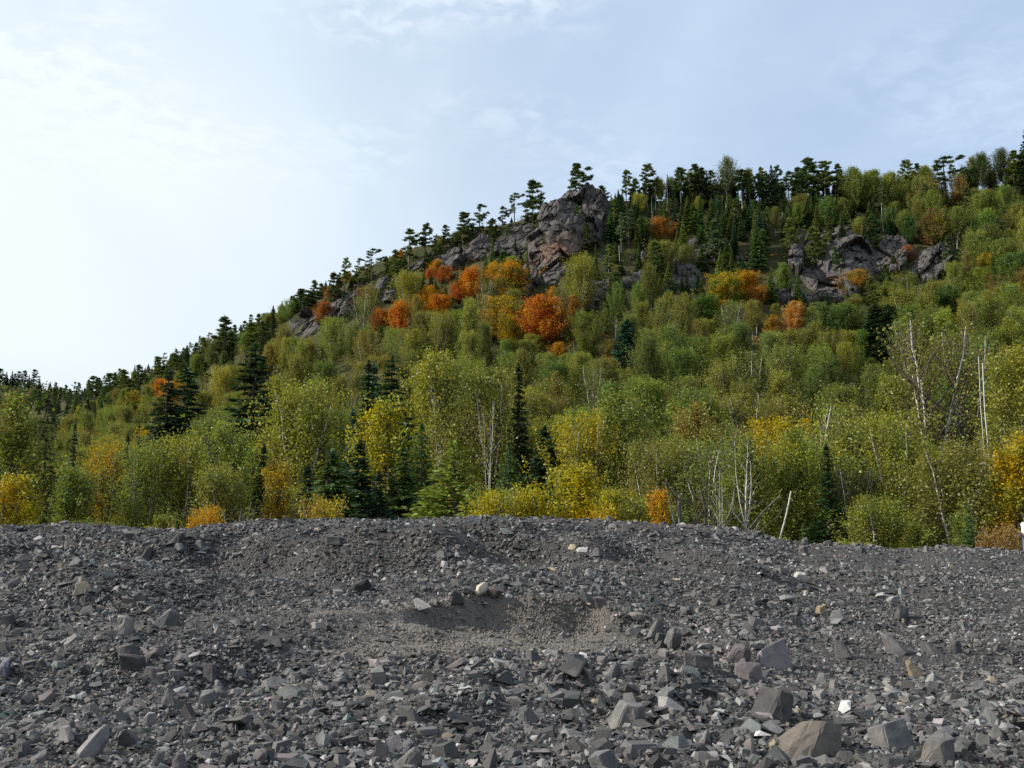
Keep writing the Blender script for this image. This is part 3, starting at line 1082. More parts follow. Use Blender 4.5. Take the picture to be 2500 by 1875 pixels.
def deciduous(key, seed, h, w, cb=.3, stems=1, clusters=110, per=60, leaf=.17, sig=.42, top=.8, bark=None, spread=.12, twig=.016, trunk_r=.12, low=.55, limb_show=1.0):
    rg = np.random.default_rng(seed)
    # stems
    n = 8
    tt = np.linspace(0, 1, n)
    SP_, SR = [], []
    for i in range(stems):
        ang = rg.uniform(0, 6.28) if stems == 1 else 6.28 * i / stems + rg.uniform(-.5, .5)
        lean = spread * h * (0.35 if stems == 1 else rg.uniform(.6, 1.2))
        wob = np.cumsum(rg.normal(0, .012 * h, (n, 2)), 0)
        p = np.stack([np.cos(ang) * lean * tt ** 1.3 + wob[:, 0] * tt, np.sin(ang) * lean * tt ** 1.3 + wob[:, 1] * tt, tt * h * rg.uniform(.86, .97)], 1)
        p[0, 2] = -.6
        SP_.append(p)
        SR.append(trunk_r * (1 - tt) ** .8 * (1 if stems == 1 else .75) + .02)
    SP_, SR = np.array(SP_), np.array(SR)
    top = top * .72
    clusters = int(clusters * 1.25)
    per = per * .82
    # clusters
    t = cb + (1 - cb) * rg.random(clusters) ** .9
    u = (t - cb) / (1 - cb)
    prof = np.where(u < top * .5, low + (1 - low) * u / (top * .5), np.sqrt(np.clip(1 - ((u - top * .5) / (1.02 - top * .5)) ** 2.1, 0, 1)))
    ang = rg.uniform(0, 6.28, clusters)
    lump = 1 + 1.15 * vnoise(ang * 1.7 + seed, t * 5 + seed * 2.1, seed)
    r_ = w * prof * lump * np.sqrt(rg.uniform(.05, 1, clusters)) * np.exp(rg.normal(0, .16 if w < 2.65 else .26, clusters))
    si = rg.integers(0, stems, clusters)
    ctr = np.array([[np.interp(a, tt, SP_[s][:, 0]), np.interp(a, tt, SP_[s][:, 1])] for a, s in zip(t, si)])
    f_ = .65 if stems > 1 else .9
    C = np.stack([ctr[:, 0] * f_ + r_ * np.cos(ang), ctr[:, 1] * f_ + r_ * np.sin(ang), t * h], 1)
    # limbs sweep up and out
    rise = rg.uniform(.75, 1.5, clusters) * (r_ + .5)
    ta = np.clip(t - rise / h, cb * .5, .97)
    A0 = np.array([[np.interp(a, tt, SP_[s][:, k]) for k in range(3)] for a, s in zip(ta, si)])
    ra = np.array([np.interp(a, tt, SR[s]) for a, s in zip(ta, si)])
    m1 = A0 * .6 + C * .4
    m1[:, 2] = A0[:, 2] * .72 + C[:, 2] * .28
    m1 += rg.normal(0, .12, (clusters, 3))
    m2 = A0 * .22 + C * .78
    m2[:, 2] = A0[:, 2] * .36 + C[:, 2] * .64
    LP = np.stack([A0, m1, m2, C], 1)
    LR = np.stack([np.minimum(ra * .6, twig * 2.4 * limb_show), np.full(clusters, twig * 1.5), np.full(clusters, twig), np.full(clusters, twig * .4)], 1)
    stem_t, limb_t = tubes(SP_, SR, 7), tubes(LP, LR, 3)
    tv = join([stem_t, limb_t])
    mi = np.concatenate([np.zeros(len(stem_t[1])), np.ones(len(limb_t[1]))])
    # leaves
    k = rg.poisson(per * 1.85, clusters)
    idx = np.repeat(np.arange(clusters), k)
    n_ = len(idx)
    g = rg.normal(0, 1, (n_, 3))
    sz = sig * rg.uniform(.55, 1.05, clusters)
    uu = rg.uniform(.38, 1.12, n_) * 3
    k0 = np.clip(uu.astype(int), 0, 2)
    fr = (uu - k0)[:, None]
    base = LP[idx, k0] * (1 - fr) + LP[idx, k0 + 1] * fr
    L_ = base + g * sz[idx][:, None] * np.array([.62, .62, .66])
    V, f = leaf_quads(L_, leaf * 1.04 * rg.uniform(.55, 1.4, n_), None, .8, rg)
    ct = rg.random(clusters)
    tone = np.clip(ct[idx] * .6 + rg.random(n_) * .4, 0, 1)
    PROTO[key] = (h, mesh_np('trunk', *tv, bark or M_BIRCH, smooth=True, mats=M_TWIG, midx=mi), crown_mesh('crown', V, f, M_LEAF, rg, tone))


def spruce(key, seed, h, w, levels=46, per=9, power=.85, droop=.28, needle=.32, cb=.03, wisp=1.0, bark=None, gap=0.0, tip=.0, dens=1.0):
    rg = np.random.default_rng(seed)
    tt = np.linspace(0, 1, 7)
    SP_ = np.stack([np.cumsum(rg.normal(0, .03, 7)), np.cumsum(rg.normal(0, .03, 7)), tt * h], 1)[None]
    SP_[0, 0] = (0, 0, -.6)
    SR = (.016 * h * (1 - tt) + .02)[None]
    LPs, LRs, CS, AX, SZ = [], [], [], [], []
    for li in range(levels):
        t = cb + (1 - cb) * (li + rg.uniform(-.3, .3)) / levels
        t = float(np.clip(t, cb, .99))
        u = (t - cb) / (1 - cb)
        r0 = w * ((1 - u) ** power * (1 - tip) + tip * (1 - u) ** .25 * .5) * (.55 + .45 * min(1, u / .12 + .5))
        for b_ in range(per):
            if rg.random() < gap:
                continue
            L_ = r0 * rg.uniform(.62, 1.12) + .1
            ph = rg.uniform(0, 6.28)
            d = np.array([math.cos(ph), math.sin(ph), 0])
            s = np.linspace(0, 1, 4)
            z = t * h + L_ * (.18 * s - droop * 1.6 * s ** 1.5 + droop * .55 * s ** 4)
            P = d[None] * (L_ * s)[:, None]
            P[:, 2] = z
            LPs.append(P)
            LRs.append(np.array([.03, .022, .015, .006]) * min(1, .4 + L_ * .3))
            m = max(4, int(L_ * 12 * dens))
            ss = rg.uniform(.12 if L_ < 1 else .25, 1.02, m)
            c = np.stack([np.interp(ss, s, P[:, k]) for k in range(3)], 1)
            side = np.array([-d[1], d[0], 0]) * rg.choice((-1, 1), m)[:, None]
            lat = rg.uniform(.0, .30, m) * (1.15 - ss * .7) * min(L_, 2.2)
            c = c + side * lat[:, None]
            c[:, 2] += rg.normal(-.05, .06, m) * wisp
            ax = d[None] * rg.uniform(.5, 1, m)[:, None] + side * rg.uniform(.2, .8, m)[:, None]
            ax[:, 2] = rg.uniform(-.45, .15, m)
            CS.append(c)
            AX.append(ax)
            SZ.append(needle * rg.uniform(.7, 1.4, m) * min(1, .55 + L_ * .3))
    # leader
    m = 14
    CS.append(np.stack([rg.normal(0, .03, m), rg.normal(0, .03, m), h * (.97 + .035 * rg.random(m))], 1))
    AX.append(np.stack([rg.normal(0, .4, m), rg.normal(0, .4, m), np.ones(m)], 1))
    SZ.append(np.full(m, .3))
    C, A, Sz = np.concatenate(CS), np.concatenate(AX), np.concatenate(SZ)
    V, f = leaf_quads(C, Sz * 1.35, A, .46, rg)
    tv = join([tubes(SP_, SR, 6), tubes(np.array(LPs), np.array(LRs), 3)])
    PROTO[key] = (h, mesh_np('trunk', *tv, bark or M_DARKBARK, smooth=True), crown_mesh('crown', V, f, M_NEEDLE, rg))


def pine(key, seed, h, w, cb=.3, whorls=11, per=6, flag=.5, plume=34, needle=.30, bark=None, shape=.6, rise=.25, sparse=.0, clump=.36):
    rg = np.random.default_rng(seed)
    tt = np.linspace(0, 1, 8)
    bend = rg.normal(0, .012 * h, 2)
    SP_ = np.stack([bend[0] * np.sin(tt * 3) + .02 * h * flag * tt ** 2, bend[1] * np.sin(tt * 2.4), tt * h], 1)[None]
    SP_[0, 0, 2] = -.7
    SR = (.0145 * h * (1 - tt) ** .9 + .018)[None]
    LPs, LRs, CS, AX = [], [], [], []
    whorls = max(6, int(whorls * .8))
    for wi in range(whorls):
        u = (wi + rg.uniform(-.2, .2)) / (whorls - 1)
        u = min(max(u, 0), 1)
        t00 = cb + (1 - cb) * u * .985
        r0 = w * (max(0, 1 - u) ** shape * .92 + .10) * (1 if u > .15 else .75)
        for b_ in range(per):
            if rg.random() < sparse:
                continue
            ph = 6.28 * (b_ + rg.uniform(-.35, .35)) / per + wi * 1.1
            L_ = r0 * rg.uniform(.3, 1.3) * (1 + flag * math.cos(ph))
            if L_ < .25:
                L_ = .25
            t = min(.985, max(cb, t00 + rg.normal(0, .30) * (1 - cb) / whorls))
            d = np.array([math.cos(ph), math.sin(ph), 0.])
            s = np.linspace(0, 1, 4)
            ctr = np.array([np.interp(t, tt, SP_[0][:, k]) for k in range(3)])
            P = ctr[None] + d[None] * (L_ * s)[:, None]
            P[:, 2] += L_ * ((rise + rg.normal(0, .12)) * s ** 1.8 - .12 * s) + u * L_ * .5 * s
            P[:, 0] += flag * .18 * L_ * s ** 2
            LPs.append(P)
            LRs.append(np.array([.05, .036, .022, .008]) * min(1.1, .35 + L_ * .3))
            nc = max(2, int(L_ * 2.4))
            for q in range(nc):
                ss = rg.uniform(.45, 1.0) if q else .97
                c0 = np.array([np.interp(ss, s, P[:, k]) for k in range(3)])
                sd = np.array([-d[1], d[0], 0]) * rg.normal(0, .20) * L_
                c0 = c0 + sd * (1.1 - ss * .5)
                m = rg.poisson(plume * 1.3)
                g = rg.normal(0, 1, (m, 3))
                g /= np.linalg.norm(g, axis=1, keepdims=True)
                CS.append(c0 + g * rg.uniform(.2, 1, (m, 1)) * np.array([clump * 1.5, clump * 1.5, clump * .75]))
                a = g * .8 + d * .7 + np.array([flag * .5, 0, .45])
                AX.append(a)
    m = 50
    CS.append(np.array([SP_[0][-1, 0], SP_[0][-1, 1], h * .985]) + rg.normal(0, 1, (m, 3)) * np.array([.22, .22, .35]))
    AX.append(rg.normal(0, .5, (m, 3)) + np.array([flag * .4, 0, 1.]))
    C, A = np.concatenate(CS), np.concatenate(AX)
    V, f = leaf_quads(C, needle * 1.5 * rg.uniform(.7, 1.3, len(C)), A, .36, rg)
    tv = join([tubes(SP_, SR, 6), tubes(np.array(LPs), np.array(LRs), 3)])
    PROTO[key] = (h, mesh_np('trunk', *tv, bark or M_GREYBARK, smooth=True), crown_mesh('crown', V, f, M_NEEDLE, rg))


def snag(key, seed, h, branches, bark, lean=.05, stub=False, fork=0):
    """a bare trunk"""
    rg = np.random.default_rng(seed)
    tt = np.linspace(0, 1, 9)
    wob = np.cumsum(rg.normal(0, .008 * h, (9, 2)), 0)
    main = np.stack([lean * h * tt + wob[:, 0], wob[:, 1], tt * h], 1)
    main[0] = (0, 0, -.8)
    parts = [tubes(main[None], ((.0085 if fork else .011) * h * ((1 - tt) * (.35 if stub else 1) + (.65 if stub else 0)) + .012)[None], 7)]
    LP, LR = [], []
    for i in range(branches):
        t = rg.uniform(.35, .97)
        c = np.array([np.interp(t, tt, main[:, k]) for k in range(3)])
        ph = rg.uniform(0, 6.28)
        L_ = h * (1 - t * .75) * rg.uniform(.10, .28)
        s = np.linspace(0, 1, 4)[:, None]
        d = np.array([math.cos(ph), math.sin(ph), .75 if fork else .25])
        P = c + d * L_ * s + rg.normal(0, .05, (4, 3)) * s
        P[:, 2] += (L_ * .3 * s[:, 0] ** 2)
        LP.append(P)
        LR.append(np.array([.03, .022, .013, .005]) * (.5 + L_ * .25))
    for i in range(fork):
        t = rg.uniform(.22, .5)
        c = np.array([np.interp(t, tt, main[:, k]) for k in range(3)])
        ph = math.pi * i + rg.uniform(-.6, .6)
        s = np.linspace(0, 1, 4)[:, None]
        L_ = h * (1 - t) * rg.uniform(.75, .98)
        P = c + np.array([math.cos(ph) * .15, math.sin(ph) * .12, 1]) * L_ * s
        P[1:3, 0] += np.cos(ph) * .02 * h
        LP.append(P)
        LR.append(np.array([.006, .0045, .003, .0012]) * h)
    if LP:
        parts.append(tubes(np.array(LP), np.array(LR), 4))
    V, f = join(parts)
    PROTO[key] = (h, mesh_np('trunk', V, f, bark, smooth=True), None)


def build_protos():
    # birches: airy, several pale stems
    deciduous('birch0', 1, 13, 2.7, .30, 1, 120, 62, .155, .44, .85, M_BIRCH, .05)
    deciduous('birch1', 2, 14, 3.1, .34, 3, 150, 54, .155, .46, .9, M_BIRCH, .13)
    deciduous('birch2', 3, 12, 2.3, .16, 1, 120, 62, .150, .40, .7, M_BIRCH, .06, trunk_r=.1)
    deciduous('birch3', 4, 13, 3.4, .25, 4, 165, 54, .155, .46, .95, M_BIRCH, .14)
    deciduous('birch4', 5, 11, 2.0, .10, 2, 110, 62, .145, .40, .6, M_BIRCH, .07, trunk_r=.09)
    deciduous('birch5', 6, 15, 2.6, .42, 2, 115, 52, .155, .44, .9, M_BIRCH, .10)
    # see-through birch with most leaves gone
    deciduous('birch_thin0', 7, 14, 3.2, .38, 4, 100, 20, .150, .55, .95, M_BIRCH, .17, twig=.028)
    deciduous('birch_thin1', 8, 13, 2.8, .30, 3, 90, 22, .150, .50, .9, M_BIRCH, .15, twig=.026)
    # broad aspens and alders
    deciduous('aspen0', 11, 12, 2.7, .16, 3, 190, 62, .16, .50, 1.0, M_PALEBARK, .12)
    deciduous('aspen1', 12, 12, 2.9, .10, 4, 200, 62, .16, .50, 1.0, M_PALEBARK, .13)
    deciduous('aspen2', 13, 15, 2.6, .45, 1, 110, 56, .17, .48, .9, M_PALEBARK, .05)
    # maples
    deciduous('maple0', 21, 11, 3.1, .20, 1, 170, 72, .19, .52, 1.0, M_GREYBARK, .05)
    deciduous('maple1', 22, 10, 2.7, .14, 2, 160, 72, .19, .50, .9, M_GREYBARK, .1)
    deciduous('maple2', 23, 12, 2.7, .24, 1, 150, 70, .19, .50, .8, M_GREYBARK, .05)
    deciduous('maple3', 24, 9, 2.9, .08, 3, 160, 66, .18, .50, 1.0, M_GREYBARK, .14)
    # shrubs
    deciduous('shrub0', 31, 5, 1.7, .03, 5, 150, 60, .10, .30, .9, M_GREYBARK, .2, twig=.012, trunk_r=.03)
    deciduous('shrub1', 32, 5, 1.3, .03, 3, 130, 60, .10, .30, .7, M_GREYBARK, .12, twig=.012, trunk_r=.03)
    deciduous('shrub2', 33, 6, 1.5, .05, 4, 140, 60, .10, .32, .7, M_GREYBARK, .16, twig=.012, trunk_r=.035)
    deciduous('sapling', 34, 8, 1.25, .04, 2, 140, 60, .11, .32, .55, M_GREYBARK, .04, twig=.014, trunk_r=.05)
    deciduous('bare_shrub', 35, 7, 2.0, .05, 8, 60, 2, .1, .3, .9, M_GREYBARK, .25, twig=.012, trunk_r=.03)
    # spruces and firs
    spruce('spruce0', 41, 14, 2.5, 46, 9, .85, .30)
    spruce('spruce1', 42, 15, 1.7, 52, 8, .8, .26)
    spruce('spruce2', 43, 13, 3.2, 40, 10, .9, .30, .36)
    spruce('spire', 44, 17, 2.6, 64, 9, 1.35, .28, .27, tip=.22)
    spruce('fat_spruce', 45, 12, 2.3, 50, 11, .5, .16, .32)
    spruce('scrawny', 46, 15, 1.6, 36, 6, .55, .32, .30, .12, gap=.25)
    spruce('fir', 47, 11, 2.7, 40, 10, .95, .16, .36)
    spruce('ragged', 48, 16, 2.9, 34, 8, .62, .22, .40, .06, gap=.15)
    # larches
    spruce('larch0', 51, 10, 2.7, 40, 7, .8, .02, .24, .04, 1.6, M_GREYBARK, dens=1.25)
    spruce('larch1', 52, 11, 2.2, 44, 7, .75, .04, .24, .04, 1.6, M_GREYBARK, dens=1.2)
    # pines
    pine('pine0', 61, 11, 2.6, .22, 10, 6, .55)
    pine('pine1', 62, 12, 2.3, .35, 10, 6, .35)
    pine('pine2', 63, 10, 2.4, .18, 10, 6, .25, shape=.8)
    pine('pine3', 64, 13, 2.2, .45, 9, 6, .2, shape=.45)
    pine('pine4', 65, 12, 2.1, .5, 7, 5, .45, shape=.3, sparse=.3)
    pine('pine5', 66, 12, 3.0, .15, 12, 7, .10, shape=.85)
    pine('tall0', 67, 15, 2.1, .5, 10, 6, .15, shape=.5, bark=M_PALEBARK)
    pine('tall1', 68, 16, 2.0, .42, 12, 6, .1, shape=.6, bark=M_GREYBARK)
    pine('pine6', 70, 12, 2.7, .28, 9, 5, .45, shape=.7, sparse=.2)
    pine('pine7', 71, 11, 2.3, .4, 8, 5, .3, shape=.4, sparse=.25)
    pine('tall2', 72, 15, 2.3, .55, 8, 6, .2, shape=.35, bark=M_PALEBARK)
    pine('tall3', 73, 14, 1.8, .38, 11, 5, .25, shape=.7, sparse=.2)
    pine('young', 69, 8, 2.1, .05, 11, 7, .0, shape=.95, plume=30)
    # bare trunks
    snag('snag', 81, 12, 16, M_DEADWOOD, .01)
    snag('stub', 82, 6, 0, M_BIRCH, .36, True)
    snag('bare_birch', 83, 11, 26, M_BIRCH, .03, fork=2)
    snag('bare_birch2', 84, 10, 22, M_BIRCH, -.06, fork=2)
    snag('pole', 85, 8, 3, M_BIRCH, .08, True)


build_protos()

KINDS = {'birch': ('birch_tree', 'birch'), 'aspen': ('aspen_tree', 'aspen'), 'maple': ('maple_tree', 'maple'), 'shrub': ('shrub', 'shrub'),
         'sapling': ('sapling', 'sapling'), 'spruce': ('spruce_tree', 'spruce'), 'larch': ('larch_tree', 'larch'), 'pine': ('pine_tree', 'pine'),
         'fir': ('fir_tree', 'fir'), 'snag': ('dead_tree', 'dead tree'), 'bare': ('bare_tree', 'bare tree')}


def tree(key, kind, x, y, z, h, rot, col, col2, label, group, wide=1.0, lean=0.0):
    h0, tm, cm = PROTO[key]
    nm, cat = KINDS[kind]
    e = link(nm, None)
    s = h / h0
    e.location = (x, y, z)
    e.rotation_euler = (0, lean, rot)
    e.scale = (s * wide, s * wide, s)
    e.empty_display_size = .3
    e['label'] = label
    e['category'] = cat
    if group:
        e['group'] = group
    t = link('trunk', tm, e)
    if cm:
        c = link('crown', cm, e)
        c.color = (*col, 1)
        c['second_colour'] = [float(q) for q in (col2 or col)]
    return e


# leaf colours (albedo)
OLIVE, YELGRN, GREEN, DEEP = (.222, .225, .050), (.290, .282, .046), (.145, .195, .046), (.080, .130, .036)
YELLOW, GOLD, ORANGE, RED, RUST, PEACH = (.42, .33, .03), (.44, .27, .03), (.52, .22, .04), (.45, .115, .035), (.25, .13, .055), (.52, .30, .13)
BROWNOL = (.20, .178, .05)
CON_D, CON_M, CON_L, CON_B, LARCH_C, PINE_C = (.042, .070, .034), (.095, .140, .050), (.150, .185, .052), (.050, .105, .075), (.20, .245, .05), (.105, .140, .065)

occ = []
FEAT = []      # px, half width px, top row, foot row, distance, short name


def put(key, kind, px, vtop, y, col, label, col2=None, rot=None, wide=1.0, vbase=None, group=None, lean=0.0):
    """a tree at photograph column px and distance y whose top reaches row vtop; vbase finds y on the hillside"""
    if vbase is not None:
        y = float(hill_hit(px, vbase)[0])
    X, _, ztop = unproj(px, vtop, y)
    z = float(hill_z(X, y)) - .15
    h = max(ztop - z, 1.2)
    tree(key, kind, X, y, z, h, random.uniform(0, 6.28) if rot is None else rot, col, col2, label, group, wide, lean)
    w = {'birch': 2.4, 'aspen': 2.8, 'maple': 2.8}.get(kind, 1.7) * wide
    occ.append((X, y, w))
    short = label
    for cut in (' in ', ' on ', ' above ', ' beside ', ' behind ', ' below ', ' under ', ' at ', ' by ', ' near ', ' over ', ' with ', ' along ', ' next ', ' between ', ' before ', ' rising ', ' standing ', ' cut ', ', ', ' down ', ' against ', ' among ', ' of ', ' from ', ' showing ', ' opening ', ' poking ', ' past ', ' filling ', ' uphill ', ' downhill ', ' catching ', ' leaning over ', ' beyond '):
        if cut == ' of ' and short.split(' of ')[0].count(' ') < 2:
            continue
        short = short.split(cut)[0]
    vf = min(proj(X, y, z)[1], 1290)
    FEAT.append((px, max(14, w * .6 * F / y), vtop, vf, y, short, .9 if kind in ('spruce', 'fir') else .7))


def build_features():
    sk = 'wind shaped pines along the ridge'
    # (key, px, vtop, vbase, wide, label)
    for key, px, vt, vb, wd, lab in [
        ('pine0', 1405, 402, 488, 1.25, 'lone windswept pine on top of the great rock dome'),
        ('pine2', 1300, 443, 548, 1.0, 'dense pine, first down the ridge from the rock dome'),
        ('pine4', 1257, 472, 560, .95, 'thin bent pine beside the dense ridge pine'),
        ('pine7', 1226, 506, 570, 1.1, 'flat crowned pine over the split crag'),
        ('pine6', 1170, 501, 585, 1.15, 'taller of two close ridge pines with clear stems'),
        ('pine2', 1130, 520, 600, 1.2, 'broader of two close ridge pines'),
        ('pine1', 1087, 551, 612, .9, 'short sparse pine in a ridge gap'),
        ('pine3', 1040, 550, 640, 1.0, 'full topped pine over the small slabby crag'),
        ('pine7', 999, 563, 665, 1.1, 'flat topped bare stemmed pine on the ridge'),
        ('pine5', 966, 612, 680, 1.1, 'bushy dark pine on the ridge above the steep slab'),
        ('pine4', 909, 608, 690, 1.1, 'very thin pine with an open crown against white sky'),
        ('pine6', 876, 633, 705, 1.1, 'leaning wide pine on the bare ridge'),
        ('pine3', 844, 633, 715, .8, 'slender upright pine on the bare ridge'),
        ('pine2', 815, 668, 750, .95, 'cone shaped pine above the lichen slab'),
        ('pine5', 768, 686, 755, .9, 'small pine between cone shaped and layered pines'),
        ('pine0', 735, 708, 775, 1.6, 'layered pine with long swept boughs at the ridge foot'),
        ('spruce1', 667, 746, 830, 1.0, 'narrow pointed tree above the lowest grey outcrop'),
        ('pine5', 640, 786, 850, 1.0, 'dark bushy pine by the narrow pointed ridge tree'),
        ('pine2', 612, 790, 865, 1.0, 'rough conical pine on the lower skyline'),
        ('pine5', 550, 776, 880, 1.15, 'biggest round headed pine on the lower skyline'),
        ('pine5', 497, 826, 900, 1.0, 'dark pine downhill of the biggest round headed pine'),
        ('spruce0', 458, 843, 910, 1.0, 'pointed dark spruce on the lower skyline'),
        ('pine5', 424, 864, 925, 1.1, 'tousled dark pine above the paired spruces'),
        ('pine2', 384, 872, 935, 1.2, 'open headed pine standing above the low skyline'),
        ('pine5', 340, 892, 945, 1.2, 'rounded pine low on the skyline slope'),
        ('pine5', 303, 904, 965, 1.4, 'umbrella shaped pine near the valley gap'),
        ('pine2', 266, 913, 975, 1.2, 'ragged pine next to the umbrella shaped one'),
        ('pine1', 230, 920, 985, 1.3, 'last ridge pine before the valley gap'),
        ('pine5', 1468, 455, 498, 1.6, 'low juniper like pine spreading behind the dome'),
        ('pine1', 1528, 418, 500, .85, 'thin pine on the saddle past the dome'),
        ('pine3', 1578, 405, 505, 1.0, 'tall twisted pine rising above the saddle'),
        ('pine4', 1600, 440, 510, .8, 'meagre pine at the elbow of the twisted pine'),
        ('tall0', 1661, 412, 515, 1.0, 'bare stemmed tall pine opening the plateau row'),
        ('tall1', 1695, 402, 510, 1.15, 'heavy headed tall pine on the plateau'),
        ('tall3', 1735, 418, 515, 1.0, 'plain tall pine between heavy pine and pale aspen'),
        ('tall2', 1810, 415, 515, 1.0, 'pine with a light stem next to the pale tallest aspen'),
        ('spruce0', 1882, 403, 515, 1.0, 'dark pointed spruce on the plateau skyline'),
        ('pine5', 1972, 390, 510, 1.2, 'tallest bushy pine on the plateau skyline'),
        ('tall0', 2012, 396, 515, 1.0, 'windblown pine with a long pale stem'),
        ('tall3', 2044, 402, 515, .85, 'narrow pine at the end of the plateau pine row'),
        ('tall2', 1925, 420, 515, 1.1, 'ordinary pine just before the tallest bushy pine'),
        ('tall1', 1850, 425, 515, 1.0, 'shaded pine at the flank of the pointed spruce'),
        ('pine3', 2208, 395, 505, .8, 'dark tufted pine poking out of the broadleaf canopy'),
        ('tall1', 2238, 400, 505, .9, 'round pine at the shoulder of the dark tufted pine'),
        ('pine4', 2303, 384, 505, 1.3, 'gaunt open pine with few boughs against the sky'),
    ]:
        p = key.startswith('spruce')
        put(key, 'spruce' if p else 'pine', px, vt, 0, random.choice((PINE_C, CON_M, CON_L)) if not p else CON_D, lab, None, random.uniform(-.5, .5), wd * 1.3, vb, sk)
    put('aspen2', 'aspen', 1769, 384, 0, (.12, .14, .05), 'pale tallest aspen among plateau pines', None, None, 1.15, 515)
    put('snag', 'snag', 1627, 412, 0, CON_D, 'bare grey dead trunk on the plateau edge', None, None, 1, 515)
    put('snag', 'snag', 1589, 480, 0, CON_D, 'pale dead pole standing in front of the saddle trees', None, None, .7, 590)
    put('pole', 'snag', 1513, 598, 0, CON_D, 'whitish broken trunk on the slope below the saddle', None, 2.5, .8, 650)
    put('maple0', 'maple', 2085, 412, 0, GREEN, 'green maple rounding off the plateau pine row', OLIVE, None, 1.1, 520)
    put('maple2', 'maple', 2135, 418, 0, GREEN, 'yellowish green maple in the dip of the plateau skyline', OLIVE, None, 1.2, 520)
    put('maple0', 'maple', 2175, 425, 0, GREEN, 'spreading green maple before the dark tufted pine', YELGRN, None, 1.1, 520)
    put('aspen2', 'aspen', 2396, 376, 0, (.085, .115, .04), 'tall grey green aspen beyond the gaunt open pine', None, None, 1.4, 500)
    put('aspen2', 'aspen', 2441, 366, 0, (.085, .11, .04), 'highest grey green aspen near the picture side', None, None, 1.4, 490)
    put('maple0', 'maple', 2345, 425, 0, BROWNOL, 'brownish maple under the grey green aspens', RUST, None, 1.1, 505)
    put('spruce0', 'spruce', 2503, 312, 0, CON_D, 'towering dark spruce cut by the picture side', None, None, 1.2, 500)
    put('tall1', 'pine', 2475, 370, 0, CON_L, 'bronze green pine at the foot of the towering spruce', None, None, 1.3, 500)
    # dark spruces of the middle ground
    put('ragged', 'spruce', 622, 836, 128, CON_D, 'biggest broad ragged spruce on the slope', None, None, 1.4)
    put('spruce0', 'spruce', 412, 900, 155, CON_D, 'first of two close dark spruces below the low skyline', None, None, 1.5)
    put('ragged', 'spruce', 458, 886, 158, CON_D, 'fuller of two close dark spruces below the low skyline', None, None, 1.3)
    put('spruce1', 'spruce', 899, 880, 118, CON_D, 'taller of a pair of needle thin spruces', None, None, 1.5)
    put('spruce1', 'spruce', 914, 884, 121, CON_B, 'bluish twin of the needle thin spruce', None, None, 1.4)
    put('ragged', 'spruce', 958, 866, 132, CON_D, 'ragged spruce standing by the needle thin pair', None, None, 1.15)
    put('spire', 'spruce', 862, 1000, 96, CON_B, 'pointed blue green spruce low in the dark hollow', None, None, 1.4)
    put('spruce1', 'spruce', 922, 1015, 92, CON_D, 'thin dark spruce beside the blue green one', None, None, 1.5)
    put('fir', 'fir', 812, 1098, 76, CON_M, 'dense full skirted fir by the rubble edge', None, None, 1.9)
    put('fir', 'fir', 752, 1135, 78, CON_D, 'smaller dark fir leaning on the full skirted fir', None, None, 1.3)
    put('fir', 'fir', 880, 1075, 84, CON_D, 'dark fir filling the hollow behind the full skirted fir', None, None, 1.4)
    put('fir', 'fir', 925, 1150, 77, CON_D, 'low black fir between full skirted fir and yellow birch', None, None, 1.3)
    put('fir', 'fir', 985, 1085, 84, CON_M, 'wide dark fir between hollow and larches', None, None, 1.3)
    put('spruce1', 'spruce', 645, 1085, 80, CON_D, 'narrow dark spruce rising from golden bushes', None, None, 1.25)
    put('spire', 'spruce', 1266, 889, 102, (.03, .05, .022), 'tallest slender spire tipped with brown cones', None, None, 1.25)
    put('fir', 'fir', 1330, 1040, 99, CON_D, 'black shaded fir in the hollow under the spire', None, None, 1.5)
    put('fir', 'fir', 1390, 1075, 96, CON_D, 'second shaded fir deeper in the hollow under the spire', None, None, 1.5)
    put('fat_spruce', 'spruce', 1531, 780, 0, CON_B, 'stout blue spruce standing clear of the olive slope', None, None, 1.7, 910)
    put('fat_spruce', 'spruce', 2136, 740, 0, CON_D, 'slimmer of two stout column spruces', None, None, 1.7, 885)
    put('fat_spruce', 'spruce', 2168, 744, 0, CON_D, 'thicker of two stout column spruces', None, None, 1.9, 890)
    put('spire', 'spruce', 2017, 1085, 72, (.028, .065, .022), 'dark green spire fir at the rubble edge, tip brown', None, None, 1.7)
    put('scrawny', 'spruce', 119, 968, 105, (.04, .045, .025), 'scrawny half bare spruce in the shaded woods', None, None, 1.1)
    put('spruce1', 'spruce', 184, 1030, 112, CON_D, 'small black spruce beyond the scrawny spruce', None, None, .8)
    put('spruce1', 'spruce', 313, 1058, 125, CON_D, 'faint small spruce at the foot of the paired spruces', None, None, .9)
    put('scrawny', 'spruce', 340, 1035, 135, (.04, .042, .02), 'brown tipped thin spruce by the paired spruces', None, None, .8)
    put('young', 'pine', 1110, 850, 0, CON_M, 'flat boughed young pine beneath the orange maples', None, None, 1.5, 890)
    # larches
    put('larch0', 'larch', 1112, 1075, 74, LARCH_C, 'feathery yellow green larch, broadest at the rubble edge', None, None, 1.7)
    put('larch1', 'larch', 1030, 1035, 88, (.075, .12, .03), 'feathery green larch behind the broadest larch', None, None, 1.05)
    put('larch1', 'larch', 1243, 1080, 80, (.07, .125, .032), 'fresh green larch in front of the spire', None, None, 1.1)
    put('larch0', 'larch', 1150, 1185, 68, LARCH_C, 'low yellow green larch sapling on the crest line', None, None, 1.3)
    put('larch1', 'larch', 1365, 1225, 68, (.08, .125, .032), 'small green larch sapling by the golden sapling', None, None, 1.2)
    put('larch1', 'larch', 1400, 1150, 80, (.065, .115, .035), 'slim green larch between the shaded firs and golden sapling', None, None, .9)
